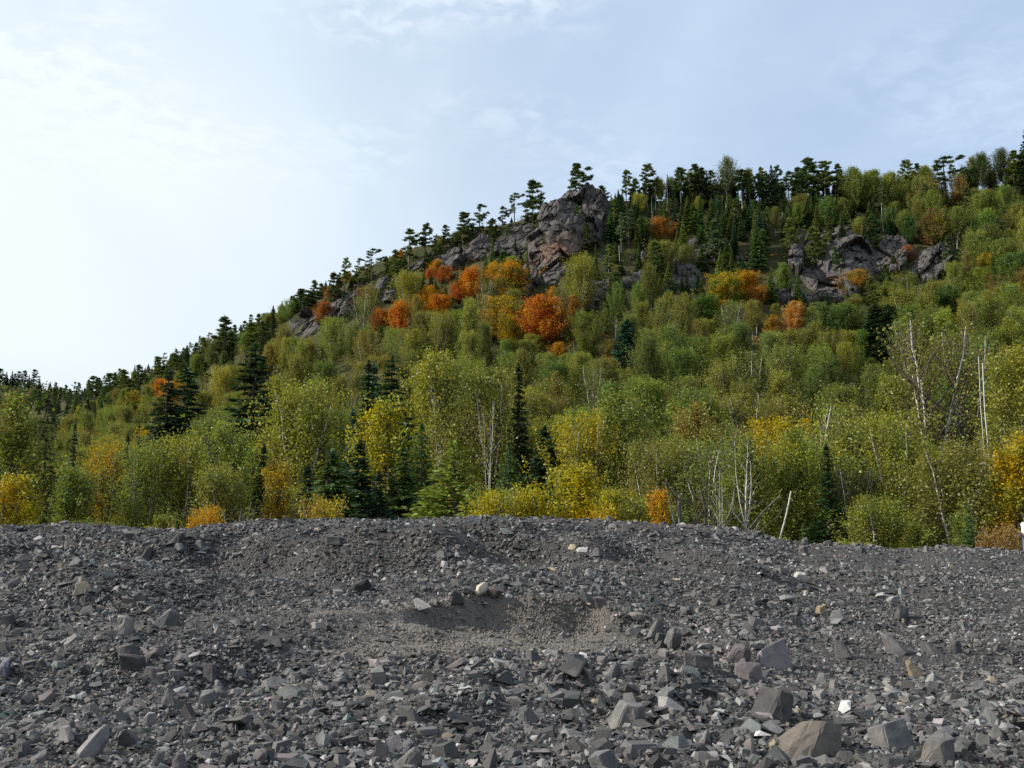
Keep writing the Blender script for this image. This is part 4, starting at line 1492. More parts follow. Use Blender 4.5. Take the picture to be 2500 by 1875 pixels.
    # bright maples
    for key, px, vt, vb, c1, c2, wd, lab in [
        ('maple0', 1328, 725, 850, RED, ORANGE, 1.1, 'largest flaming red and orange maple on the slope'),
        ('maple3', 1362, 836, 870, ORANGE, GOLD, 1.2, 'low bright orange maple at the foot of the flaming one'),
        ('maple1', 1253, 772, 850, GOLD, YELGRN, 1.0, 'yellow orange maple next to the flaming one'),
        ('maple2', 1402, 722, 790, RUST, ORANGE, .8, 'rust orange maple behind a green pine'),
        ('maple1', 975, 738, 825, RED, ORANGE, .85, 'tall scarlet orange maple above the green thicket'),
        ('maple3', 930, 755, 810, RUST, RED, 1.2, 'dull brick red maple under the steep dark slab'),
        ('maple1', 1150, 656, 735, ORANGE, RED, 1.1, 'vivid orange maple climbing toward the ridge crags'),
        ('maple3', 1122, 690, 740, RED, RUST, 1.1, 'red bush maple below the vivid orange maple'),
        ('maple3', 1072, 720, 775, ORANGE, RED, 1.2, 'red orange maple on the rocky gully edge'),
        ('maple1', 1245, 640, 730, BROWNOL, ORANGE, 1.3, 'dull orange topped maple under the split crag'),
        ('maple0', 1215, 725, 835, GOLD, BROWNOL, 1.1, 'mustard maple uphill of the low birches'),
        ('maple3', 1085, 650, 690, RED, RUST, 1.3, 'small crimson maple among ridge rocks'),
        ('maple3', 795, 738, 790, RUST, RED, 1.0, 'faded russet maple on the lower ridge rocks'),
        ('maple1', 1820, 663, 730, ORANGE, GOLD, 1.2, 'orange topped maple between spruces and broad cliff'),
        ('maple3', 1850, 700, 745, ORANGE, RUST, 1.1, 'orange maple stepping down to the broad cliff'),
        ('maple1', 1768, 668, 760, GREEN, GOLD, 1.3, 'green maple with a golden shoulder'),
        ('maple2', 1935, 738, 830, PEACH, ORANGE, 1.0, 'peach and orange maple below the broad cliff'),
        ('maple1', 1885, 770, 825, PEACH, GOLD, 1.0, 'paler companion of the peach maple'),
        ('maple3', 1612, 532, 590, ORANGE, RUST, 1.0, 'lone orange maple high in the dark conifers'),
        ('maple3', 2090, 660, 720, BROWNOL, ORANGE, 1.2, 'brown orange maple at the broad cliff foot'),
        ('maple3', 2215, 600, 640, RUST, RED, .9, 'dark russet bush between cliff and slanting crag'),
        ('maple2', 2400, 620, 690, GOLD, OLIVE, 1.0, 'yellowing maple on the slope past the slanting crag'),
        ('maple1', 2165, 690, 760, YELGRN, GREEN, 1.2, 'light green ash leaved tree at the cliff foot'),
        ('maple0', 330, 955, 1010, BROWNOL, GOLD, .9, 'orange patch of maple near the valley gap'),
        ('maple3', 390, 925, 985, RED, ORANGE, .8, 'small red maple above the paired spruces'),
        ('maple1', 1490, 830, 890, RUST, OLIVE, 1.0, 'brownish pink maple beside the stout blue spruce'),
        ('maple2', 2330, 470, 520, RUST, BROWNOL, 1.2, 'russet maple at the skyline notch'),
        ('maple0', 2470, 620, 720, GREEN, DEEP, 1.3, 'dense bright green maple by the picture side'),
        ('maple0', 2390, 655, 735, GREEN, YELGRN, 1.3, 'bright green maple on the spur under the yellowing maple'),
        ('maple1', 2310, 700, 775, GREEN, DEEP, 1.3, 'rounded deep green maple below the slanting crag'),
        ('maple0', 2060, 745, 830, GREEN, DEEP, 1.3, 'full green maple uphill of the column spruces'),
        ('maple1', 1720, 720, 800, (.07, .13, .02), GREEN, 1.2, 'fresh green maple in front of the mossy slab'),
    ]:
        put(key, 'maple', px, vt, 0, c1, lab, c2, None, wd * 1.45, vb)
    # front row
    for key, kind, px, vt, y, c1, c2, wd, lab in [
        ('sapling', 'birch', 1415, 1135, 66, YELLOW, YELGRN, 1.5, 'golden narrow birch sapling, brightest by the crest'),
        ('sapling', 'shrub', 1612, 1198, 64, GOLD, ORANGE, 0.86, 'orange leaved bush on the crest line'),
        ('shrub1', 'shrub', 1470, 1235, 64, GOLD, YELLOW, 0.94, 'yellow bush filling the gap past the golden sapling'),
        ('shrub0', 'shrub', 503, 1246, 60, GOLD, ORANGE, .55, 'bright orange bush in the dip of the crest'),
        ('shrub0', 'shrub', 785, 1222, 62, (.3, .2, .06), YELLOW, 0.72, 'pale yellow bush in front of the full skirted fir'),
        ('shrub2', 'shrub', 1210, 1195, 64, YELLOW, OLIVE, 1.01, 'yellow bush next to the low larch on the crest'),
        ('shrub2', 'shrub', 1280, 1185, 66, YELLOW, YELGRN, 1.01, 'tall mustard bush in front of the shaded firs'),
        ('shrub0', 'shrub', 1545, 1225, 66, YELGRN, OLIVE, 1.01, 'yellow green bush before the orange bush'),
        ('shrub0', 'shrub', 2440, 1290, 56, (.3, .2, .08), RUST, 0.79, 'reddish speckled shrub near the person'),
        ('birch2', 'birch', 690, 1128, 72, GOLD, BROWNOL, 1.0, 'golden brown birch beside the narrow dark spruce'),
        ('birch4', 'birch', 190, 1140, 74, OLIVE, GREEN, 1.2, 'rounded olive birch alone in front of dark woods'),
        ('birch4', 'birch', 25, 1160, 66, YELGRN, GOLD, 1.3, 'yellow birch clump cut by the picture side'),
        ('birch3', 'birch', 268, 1085, 80, GOLD, OLIVE, .8, 'golden birch catching sun beside the rounded olive birch'),
        ('birch1', 'birch', 350, 1080, 76, OLIVE, GREEN, 1.0, 'green birch behind the near yellow thicket'),
        ('birch3', 'birch', 445, 1062, 78, OLIVE, YELGRN, 1.1, 'broad olive birch above the dip of the crest'),
        ('aspen1', 'aspen', 540, 1140, 70, OLIVE, BROWNOL, 1.1, 'low brown olive aspen behind the orange bush'),
        ('birch3', 'birch', 740, 930, 110, OLIVE, YELGRN, 1.1, 'big rounded olive birch over the full skirted fir'),
        ('birch2', 'birch', 958, 975, 90, YELLOW, YELGRN, 1.1, 'yellow birch leaning over the dark hollow'),
        ('birch5', 'birch', 1085, 862, 108, YELGRN, OLIVE, 1.2, 'tall yellow birch with white stems above the larches'),
        ('birch1', 'birch', 1195, 905, 104, OLIVE, BROWNOL, .95, 'olive birch with twin white stems near the spire'),
        ('birch1', 'birch', 1590, 1080, 82, BROWNOL, OLIVE, 1.0, 'thin brown olive birch over the orange bush'),
        ('birch0', 'birch', 1500, 960, 98, GREEN, OLIVE, 1.3, 'full green birch above the yellow bushes'),
        ('birch3', 'birch', 1420, 1010, 94, YELLOW, OLIVE, 1.0, 'yellow tinted birch arching over the shaded firs'),
        ('birch_thin1', 'birch', 1720, 1075, 78, GREEN, OLIVE, 1.1, 'thin birch with grey fanning stems'),
        ('birch0', 'birch', 1935, 1052, 76, YELGRN, GREEN, 1.1, 'sunny yellow green birch beside the spire fir'),
        ('birch1', 'birch', 2180, 1010, 78, YELGRN, OLIVE, 1.1, 'yellow birch with a pale trunk base showing'),
        ('birch3', 'birch', 2320, 1080, 72, BROWNOL, OLIVE, 1.4, 'massive olive gold birch before the person'),
        ('birch2', 'birch', 2470, 1065, 70, YELGRN, GOLD, 1.3, 'gold birch at the picture side behind the person'),
        ('birch_thin0', 'birch', 2255, 775, 128, OLIVE, BROWNOL, 1.2, 'half bare birch fanning white branches'),
        ('birch_thin0', 'birch', 2340, 800, 130, BROWNOL, OLIVE, 1.0, 'second half bare birch with a white bole'),
        ('birch5', 'birch', 2460, 850, 112, YELGRN, OLIVE, 1.1, 'yellow crowned birch above white twin trunks'),
    ]:
        put(key, kind, px, vt, y, c1, lab, c2, None, wd)
    put('bare_birch', 'bare', 1818, 1075, 66, CON_D, 'forked white birch trunk nearly leafless', None, .2, .75)
    put('stub', 'bare', 1856, 1200, 62, CON_D, 'leaning snapped white birch stub', None, 0, .62)
    put('bare_birch2', 'bare', 1760, 1140, 70, CON_D, 'thin crooked pale trunk behind the forked white birch', None, 1.0, .55)
    put('pole', 'bare', 2402, 885, 108, CON_D, 'straight snapped white birch pole on the slope', None, 1.8, .3)
    put('pole', 'bare', 2383, 870, 111, CON_D, 'slimmer pale pole beside the straight white pole', None, .4, .2)
    put('bare_birch', 'bare', 1080, 930, 106, CON_D, 'white stem showing through the tall yellow birch', None, 1.0, .8)
    put('bare_birch2', 'bare', 1190, 985, 101, CON_D, 'white twin stem showing near the spire', None, 2.0, .7)
    put('bare_shrub', 'shrub', 570, 1215, 62, BROWNOL, 'leafless grey thicket beside the narrow dark spruce', None, 0, 1.4)
    put('bare_shrub', 'shrub', 1705, 1165, 66, BROWNOL, 'leafless brown brush by the forked white birch', None, 1, 2.0)
    put('snag', 'snag', 1398, 828, 0, CON_D, 'white dead stick at the foot of the flaming maple', None, 0, 1.5, 872)


build_features()

# ------------------------------------------------------------------ the wood: many trees by zone
BANDS = [(-400, 'under the distant hill'), (250, 'around the paired dark spruces'), (520, 'around the big ragged spruce'), (770, 'near the needle thin spruces'),
         (1020, 'around the tallest spire'), (1330, 'below the rock dome'), (1480, 'around the stout blue spruce'), (1640, 'between blue spruce and white stub'),
         (1780, 'above the snapped white stub'), (1960, 'above the spire fir'), (2090, 'around the column spruces'), (2220, 'by the half bare birches'), (2380, 'toward the person')]
RANKS = [(0, 'in the front rank behind the rubble'), (86, 'in the second rank'), (108, 'in the third rank'), (130, 'on the lower slope'), (160, 'on the middle slope'),
         (190, 'on the steepening slope'), (220, 'on the high slope'), (255, 'just under the skyline'), (285, 'on the skyline')]
CNAME = {}
for nm, c in (('olive', OLIVE), ('yellow green', YELGRN), ('green', GREEN), ('deep green', DEEP), ('yellow', YELLOW), ('golden', GOLD), ('orange', ORANGE), ('red', RED),
              ('russet', RUST), ('brown olive', BROWNOL), ('black green', CON_D), ('dark green', CON_M), ('light green', CON_L), ('blue green', CON_B), ('bright green', LARCH_C), ('grey green', PINE_C)):
    CNAME[c] = nm


def lookup(tab, x):
    r_ = tab[0][1]
    for a, t in tab:
        if x >= a:
            r_ = t
    return r_


def jit(c, rg, s=.16):
    k = math.exp(rg.gauss(0, s))
    return tuple(min(.6, max(.012, q * k * math.exp(rg.gauss(0, s * .45)))) for q in c)


def wpick(rg, pairs):
    t = rg.random() * sum(w for _, w in pairs)
    for v, w in pairs:
        t -= w
        if t <= 0:
            return v
    return pairs[-1][0]


def build_wood():
    used = set()
    rg = random.Random(77)
    cell = {}

    def near(x, y, r_):
        i, j = int(x // 8), int(y // 8)
        for a in range(i - 1, i + 2):
            for b_ in range(j - 1, j + 2):
                for (X, Y, R_) in cell.get((a, b_), ()):
                    if (X - x) ** 2 + (Y - y) ** 2 < (.5 * (r_ + R_)) ** 2 * 1.0:
                        return True
        return False

    for X, Y, w in occ:
        cell.setdefault((int(X // 8), int(Y // 8)), []).append((X, Y, w * .8))
    count = {}
    tries = 0
    total = 0
    while tries < 75000 and total < 1700:
        tries += 1
        a = rg.uniform(-.60, .60)
        px0 = 1250 + F * a
        Rm = float(np.interp(a, RG_A, RG_D))
        y = math.sqrt(rg.uniform(62 ** 2, (min(Rm + 10, 470)) ** 2))
        rr_ = rg.random()
        if rr_ < .22:
            y = rg.uniform(62, 130)
        elif rr_ < .42 and px0 < 1480:
            y = Rm - rg.uniform(-5, 28)
        elif rr_ < .46:
            y = Rm - rg.uniform(-4, 34)
        elif rr_ < .62:
            y = Rm - rg.uniform(-8, 95)
        x = a * y
        z = float(hill_z(x, y))
        px, v = proj(x, y, z)
        if px < -90 or px > 2590:
            continue
        t = (y - 92) / (Rm - 92)
        upper = v < 775 if px > 640 else t > .72
        # kinds by zone
        if y < 78:
            kind = wpick(rg, (('birch', 5), ('shrub', 3), ('sapling', 2), ('larch', .4), ('fir', .5 if px < 1500 else .2)))
        elif not upper:
            if px < 700:
                kind = wpick(rg, (('birch', 5), ('aspen', 2.5), ('maple', 2.6), ('spruce', .9), ('pine', .5)))
            elif px < 1400:
                kind = wpick(rg, (('birch', 6), ('aspen', 3), ('maple', 1.6 if v < 950 else .4), ('spruce', .35), ('fir', .3)))
            else:
                kind = wpick(rg, (('birch', 6), ('aspen', 4.5), ('maple', 2.2 if v < 900 else .3), ('spruce', .10)))
        elif t > .93:
            if px < 1450:
                kind = wpick(rg, (('pine', 3), ('maple', 1.0), ('spruce', .8), ('fir', 1.2)))
            elif px < 2060:
                kind = wpick(rg, (('pine', 6), ('maple', .8), ('spruce', 1.8), ('fir', 1.6), ('aspen', .6)))
            else:
                kind = wpick(rg, (('pine', 2.5), ('maple', 3.5), ('spruce', .8), ('fir', .6), ('aspen', 2.2)))
        else:
            if px < 700:
                kind = wpick(rg, (('pine', 3), ('maple', 2), ('spruce', 2), ('fir', 2), ('birch', .6)))
            elif px < 1480:
                kind = wpick(rg, (('pine', 3), ('maple', 3.6), ('spruce', 1.6), ('fir', 2.2), ('birch', .8)))
            elif px < 1880:
                kind = wpick(rg, (('pine', 4.5), ('maple', 1.0), ('spruce', 3.0), ('fir', 3)))
            elif px < 2230:
                kind = wpick(rg, (('pine', 3), ('maple', 3), ('spruce', 1.2), ('fir', 1.5), ('aspen', 1.0)))
            else:
                kind = wpick(rg, (('pine', 1.2), ('maple', 5), ('spruce', .4), ('aspen', 2.0)))
        if count.get(kind, 0) >= (255 if kind == 'birch' else 225 if kind in ('pine', 'maple') else 285):
            continue
        hr = {'birch': (11, 17), 'aspen': (10, 15), 'maple': (6.5, 11), 'spruce': (7.5, 13.5), 'pine': (7.5, 12.5), 'fir': (6, 10), 'larch': (6, 9), 'shrub': (2.6, 4.6), 'sapling': (4, 7)}[kind]
        h = rg.uniform(*hr)
        if upper and kind != 'shrub':
            h *= .78 if px < 1450 else .95
        if upper and px > 1500 and t > .9 and kind == 'pine':
            h = rg.uniform(10, 14.5)
        if y < 78 and kind == 'birch':
            h *= .85
        if t > .9 and px < 1460 and kind != 'pine':
            h *= .6
        w = {'birch': 3.9, 'aspen': 4.3, 'maple': 4.3, 'spruce': 3.4, 'pine': 3.8, 'fir': 4.0, 'larch': 4.2, 'shrub': 2.6, 'sapling': 2.4}[kind] * (.8 + .2 * rg.random())
        if upper:
            w *= .72 if px < 1480 else .56
        if t > .9:
            w *= .85
        if near(x, y, w):
            continue
        # keep the rock faces open
        bad = False
        for cx, hw, v0, v1, sk_, *_r in CLIFFS:
            if abs(px - cx) < hw * .95:
                if v0 + 6 < v < v1 - 4 and rg.random() < (.70 if kind in ('pine', 'spruce', 'fir') else .93):
                    bad = True
                elif v1 - 4 <= v < v1 + 330 and t > .3:
                    top = proj(x, y, z + h)[1]
                    lim = v1 - (v1 - v0) * rg.uniform(-.05, .45 if kind in ('pine', 'spruce', 'fir') else .2)
                    if top < lim:
                        zz = unproj(px, lim, y)[2]
                        h2 = zz - z
                        if h2 < 2.0:
                            bad = True
                        else:
                            h = min(h, h2)
        if bad:
            continue
        # keep the skyline as it is
        top = proj(x, y, z + h)[1]
        sky_v = np.interp(px, [-200, 180, 300, 480, 560, 700, 800, 900, 1000, 1150, 1300, 1370, 1500, 1640, 1700, 2050, 2200, 2350, 2450, 2600],
                          [975, 940, 905, 832, 806, 742, 694, 648, 604, 560, 524, 476, 466, 425, 415, 420, 415, 400, 375, 330])
        sky_v += rg.uniform(-16, 8)
        if top < sky_v:
            h2 = unproj(px, sky_v, y)[2] - z
            if h2 < 1.6:
                continue
            h = min(h, h2)
        # do not cover the trees that stand out
        hw_c = w * .55 * F / y
        for fpx, fhw, fv, ff, fy, _n, cov in FEAT:
            if y < fy - 1 and abs(px - fpx) < fhw * .8 + hw_c * .6:
                lim = fv + (ff - fv) * cov
                if proj(x, y, z + h)[1] < lim:
                    h = min(h, unproj(px, lim, y)[2] - z)
        if h < hr[0] * .45:
            continue
        # colours by zone
        hot = math.exp(-((v - 720) / 110) ** 2) * (1.0 if 760 < px < 1330 else .30 if 1330 <= px < 1900 else .04) if y > 140 else 0
        if kind == 'birch':
            key = wpick(rg, [('birch%d' % i, 1) for i in range(6)] + [('birch_thin0', .5), ('birch_thin1', .5)])
            if h < 7:
                key = 'birch4'
            if px < 520:
                c = wpick(rg, ((OLIVE, 4), (GREEN, 4), (BROWNOL, 1.5), (GOLD, .8), (YELGRN, 1)))
            elif y < 110:
                c = wpick(rg, ((OLIVE, 4), (YELGRN, 3.2), (YELLOW, 1.0), (GREEN, 2), (BROWNOL, 1), (GOLD, .35)))
            else:
                c = wpick(rg, ((OLIVE, 5), (YELGRN, 1.5), (GREEN, 2.5), (BROWNOL, 1.4)))
        elif kind == 'aspen':
            key = wpick(rg, (('aspen0', 1), ('aspen1', 1), ('aspen2', .5 if t < .8 else 3)))
            c = wpick(rg, ((OLIVE, 4), (GREEN, 3.5), (YELGRN, 1.2), (BROWNOL, 1)))
        elif kind == 'maple':
            key = 'maple%d' % rg.randrange(4)
            if rg.random() < hot * .8:
                c = wpick(rg, ((ORANGE, 2.4), (RED, 1.2), (GOLD, 2.2), (RUST, 2)))
            else:
                c = wpick(rg, ((GREEN, 5), (DEEP, 1.2), (OLIVE, 3.2), (BROWNOL, 1.6), (YELGRN, .8), (RUST, .25)))
        elif kind in ('spruce', 'fir'):
            key = wpick(rg, (('fir', 2), ('spruce2', 1), ('spruce0', 1))) if kind == 'fir' else wpick(rg, (('spruce0', 2), ('spruce1', 1.5), ('spruce2', 1), ('ragged', .6), ('scrawny', .3)))
            c = wpick(rg, ((CON_D, 2), (CON_M, 3), (CON_L, 2.4 if upper else .5), (CON_B, .4)))
        elif kind == 'larch':
            key, c = rg.choice(('larch0', 'larch1')), LARCH_C
        elif kind == 'pine':
            if t > .9 and px > 1480:
                key = wpick(rg, (('tall0', 1.5), ('tall1', 1.5), ('tall2', 1.5), ('tall3', 1.5), ('pine3', 1), ('pine5', 1)))
            else:
                key = wpick(rg, (('pine5', 2), ('pine2', 1.5), ('pine1', 1), ('young', 2), ('pine3', .6), ('pine6', 1.5), ('pine7', 1.2)))
            c = wpick(rg, ((CON_M, 3), (CON_L, 2.6), (PINE_C, 2), (CON_D, .8)))
        elif kind == 'sapling':
            key = 'sapling'
            c = wpick(rg, ((OLIVE, 3), (YELGRN, 2), (GREEN, 2), (YELLOW, .7)))
        else:
            key = 'shrub%d' % rg.randrange(3)
            c = wpick(rg, ((OLIVE, 3), (YELGRN, 2), (GREEN, 2), (GOLD, .8), (YELLOW, .8)))
        if kind in ('birch', 'aspen', 'maple', 'shrub', 'sapling'):
            c2 = jit({ORANGE: rg.choice((RED, OLIVE, GOLD)), RED: rg.choice((ORANGE, RUST)), GOLD: rg.choice((ORANGE, OLIVE)), RUST: rg.choice((BROWNOL, GREEN)), GREEN: OLIVE, OLIVE: BROWNOL, YELGRN: OLIVE, BROWNOL: OLIVE, DEEP: GREEN, YELLOW: YELGRN}[c], rg) if rg.random() < .75 else None
        else:
            c2 = None
        cc = jit(c, rg)
        noun = KINDS[kind if kind in KINDS else 'shrub'][1]
        size = 'tall' if h > hr[0] + .62 * (hr[1] - hr[0]) else 'low' if h < hr[0] + .25 * (hr[1] - hr[0]) else 'middling'
        habit = {'birch_thin0': 'thin leaved ', 'birch_thin1': 'thin leaved ', 'scrawny': 'scrawny ', 'ragged': 'ragged ', 'young': 'bushy ', 'pine5': 'bushy ', 'tall0': 'long stemmed ', 'tall1': 'long stemmed ', 'spruce1': 'narrow '}.get(key, '')
        vm = proj(x, y, z + h * .6)[1]
        for fn in sorted(FEAT, key=lambda q: (q[0] - px) ** 2 + ((q[2] + q[3]) * .5 - vm) ** 2)[:6]:
            rel = ('downhill', 'in front')[fn[4] < 100] if y < fn[4] - 6 else ('uphill', 'behind')[fn[4] < 100] if y > fn[4] + 6 else 'level'
            rel = {'downhill': 'downhill of', 'in front': 'in front of', 'uphill': 'uphill of', 'behind': 'behind', 'level': 'beside'}[rel]
            side = 'valleyward' if px < fn[0] else 'cliffward'
            lab = ' '.join(f'{size} {CNAME[c]} {habit}{noun} {side} and {rel} the {fn[5]}'.split()[:16])
            if lab not in used:
                break
        used.add(lab)
        grp = f'{noun} trees of the hillside wood' if kind != 'shrub' else 'shrubs of the hillside wood'
        wide = rg.uniform(.9, 1.2) * (1.1 if kind in ('birch', 'aspen', 'maple') else 1.0)
        if h < hr[0] * .75:
            wide *= 1.35
        tree(key, kind, x, y, z - .2, h, rg.uniform(0, 6.28) if kind != 'pine' else rg.uniform(-.9, .9), cc, c2, lab, grp, wide)
        cell.setdefault((int(x // 8), int(y // 8)), []).append((x, y, w))
        count[kind] = count.get(kind, 0) + 1
        total += 1
    print('WOOD', total, count, tries)


build_wood()


# ------------------------------------------------------------------ undergrowth and the far wood: uncountable
def build_stuff():
    rg = np.random.default_rng(51)
    n = 7600
    a = rg.uniform(-.60, .60, n)
    Rm = np.interp(a, RG_A, RG_D)
    y = np.sqrt(rg.uniform(60 ** 2, np.minimum(Rm + 12, 480) ** 2))
    nf = 900
    y[:nf] = rg.uniform(60, 92, nf)
    x = a * y
    z = hill_z(x, y)
    px, v = proj(x, y, z)
    keep = np.ones(n, bool)
    for cx, hw, v0, v1, *_ in CLIFFS:
        keep &= ~((np.abs(px - cx) < hw * .85) & (v > v0 + 8) & (v < v1 - 10) & (rg.random(n) < .6))
    x, y, z, px, v = x[keep], y[keep], z[keep], px[keep], v[keep]
    n = len(x)
    size = rg.uniform(.7, 1.7, n)
    near_crest = (y > np.interp(x / y, RG_A, RG_D) - 12)
    size[near_crest] *= .9
    per = 21
    idx = np.repeat(np.arange(n), per)
    g = rg.normal(0, 1, (len(idx), 3))
    g /= np.linalg.norm(g, axis=1, keepdims=True)
    g *= rg.uniform(.4, 1.1, (len(idx), 1))
    C = np.stack([x, y, z + size * .45], 1)[idx] + g * size[idx][:, None] * np.array([1.1, 1.1, .7])
    V, f = leaf_quads(C, rg.uniform(.26, .52, len(idx)), None, .75, rg, .5)
    pal = np.array([OLIVE, GREEN, DEEP, BROWNOL, YELGRN, RUST, CON_M])
    pk = rg.choice(len(pal), n, p=[.24, .24, .17, .16, .06, .04, .09])
    hotz = (v < 860) & (v > 600) & (rg.random(n) < .10) & (y > 140)
    colr = pal[pk] * np.exp(rg.normal(0, .2, (n, 1)))
    colr[hotz] = np.array(ORANGE) * .8
    b = NT('undergrowth_leaves')
    col = b.attr('shade').outputs['Color']
    d = b.n('ShaderNodeBsdfDiffuse')
    t = b.n('ShaderNodeBsdfTranslucent')
    b.put(d.inputs[0], col)
    b.put(t.inputs[0], col)
    m = b.n('ShaderNodeMixShader')
    m.inputs[0].default_value = .3
    b.t.links.new(d.outputs[0], m.inputs[1])
    b.t.links.new(t.outputs[0], m.inputs[2])
    b.t.links.new(m.outputs[0], b.out.inputs[0])
    sh = colr[idx] * np.exp(rg.normal(0, .22, (len(idx), 1)))
    me = mesh_np('undergrowth', V, f, b.m, {'shade': ('FLOAT_COLOR', np.concatenate([sh, np.ones((len(sh), 1))], 1))})
    link('undergrowth', me, kind='stuff', label='low bushes and ferns under the hillside trees')
    # far wood canopy on the distant hill
    n = 2600
    a = rg.uniform(-.75, -.30, n)
    y = rg.uniform(660, 885, n)
    return b.m


M_UNDER = build_stuff()


def build_far_wood():
    rg = np.random.default_rng(52)
    hill = bpy.data.objects['far_hill'].data
    co = np.empty(len(hill.vertices) * 3, np.float32)
    hill.vertices.foreach_get('co', co)
    co = co.reshape(-1, 3)
    nv = 40
    co = co.reshape(-1, nv, 3)
    A, Y = co[:, 0, 0] / co[:, 0, 1], co[0, :, 1]

    def fz(a, y):
        i = np.clip(np.searchsorted(A, a) - 1, 0, len(A) - 2)
        j = np.clip(np.searchsorted(Y, y) - 1, 0, len(Y) - 2)
        return co[i, j, 2]

    n = 5200
    a = rg.uniform(-.72, -.34, n)
    y = rg.uniform(660, 890, n)
    y[:1500] = rg.uniform(840, 892, 1500)
    z = fz(a, y)
    per = 15
    idx = np.repeat(np.arange(n), per)
    g = rg.normal(0, 1, (len(idx), 3))
    g /= np.linalg.norm(g, axis=1, keepdims=True)
    sz = rg.uniform(2.2, 4.2, n)
    C = np.stack([a * y, y, z + sz * .8], 1)[idx] + g * sz[idx][:, None] * np.array([1, 1, 1.1])
    V, f = leaf_quads(C, rg.uniform(1.0, 2.1, len(idx)), None, .75, rg, .5)
    pal = np.array([OLIVE, GREEN, DEEP, BROWNOL, RUST, CON_M])
    colr = pal[rg.choice(len(pal), n, p=[.12, .24, .27, .08, .03, .26])] * np.exp(rg.normal(0, .2, (n, 1)))
    colr[(a > -.465) & (rg.random(n) < .35) & (y > 800)] = ORANGE
    sh = colr[idx] * np.exp(rg.normal(0, .2, (len(idx), 1)))
    me = mesh_np('far_wood', V, f, M_UNDER, {'shade': ('FLOAT_COLOR', np.concatenate([sh, np.ones((len(sh), 1))], 1))})
    link('far_wood', me, kind='stuff', label='mixed woodland covering the distant hill')
    rr = random.Random(8)
    for px, h in ((4, 9), (18, 11), (34, 10), (50, 12), (72, 13), (86, 9), (113, 9), (127, 8), (147, 7), (160, 7), (60, 9), (25, 8), (-30, 10), (-12, 11)):
        a_ = (px - 1250) / F
        yy = 878.0
        zz = float(fz(np.array([a_]), np.array([yy]))[0])
        where = 'at the end of the far ridge' if px > 100 else 'along the far ridge' if px > 0 else 'on the far ridge at the picture side'
        tree(rr.choice(('pine2', 'spruce0', 'pine5', 'pine1')), 'pine', a_ * yy, yy, zz, h + 3, rr.uniform(0, 6), jit(CON_D, rr), None,
             f'tiny {"spindly" if h < 9 else "upright" if h < 11 else "taller"} pine {where} beyond the valley gap', 'pines on the distant hill', 1.3)


build_far_wood()


# ------------------------------------------------------------------ the person by the wood
def skin_mesh(name, nodes, edges, mat, sub=2, root=0):
    me = bpy.data.meshes.new(name)
    me.from_pydata([n[:3] for n in nodes], edges, [])
    o = bpy.data.objects.new(name, me)
    COL.objects.link(o)
    md = o.modifiers.new('skin', 'SKIN')
    md.use_smooth_shade = True
    sv = me.skin_vertices[0].data
    for i, n in enumerate(nodes):
        r_ = n[3] if isinstance(n[3], tuple) else (n[3], n[3])
        sv[i].radius = r_
        sv[i].use_root = i == root
    sd = o.modifiers.new('sub', 'SUBSURF')
    sd.levels = sub
    sd.render_levels = sub
    dg = bpy.context.evaluated_depsgraph_get()
    dg.update()
    m2 = bpy.data.meshes.new_from_object(o.evaluated_get(dg))
    bpy.data.objects.remove(o)
    bpy.data.meshes.remove(me)
    m2.name = name
    m2.materials.clear()
    m2.materials.append(mat)
    return m2


def ellipsoid(name, c, r_, mat, seg=20, rings=14, cut=None):
    bm = bmesh.new()
    bmesh.ops.create_uvsphere(bm, u_segments=seg, v_segments=rings, radius=1)
    for v in bm.verts:
        v.co = Vector((v.co.x * r_[0] + c[0], v.co.y * r_[1] + c[1], v.co.z * r_[2] + c[2]))
    if cut is not None:
        bmesh.ops.delete(bm, geom=[v for v in bm.verts if cut(v.co)], context='VERTS')
    for f in bm.faces:
        f.smooth = True
    me = bpy.data.meshes.new(name)
    bm.to_mesh(me)
    bm.free()
    me.materials.append(mat)
    return me


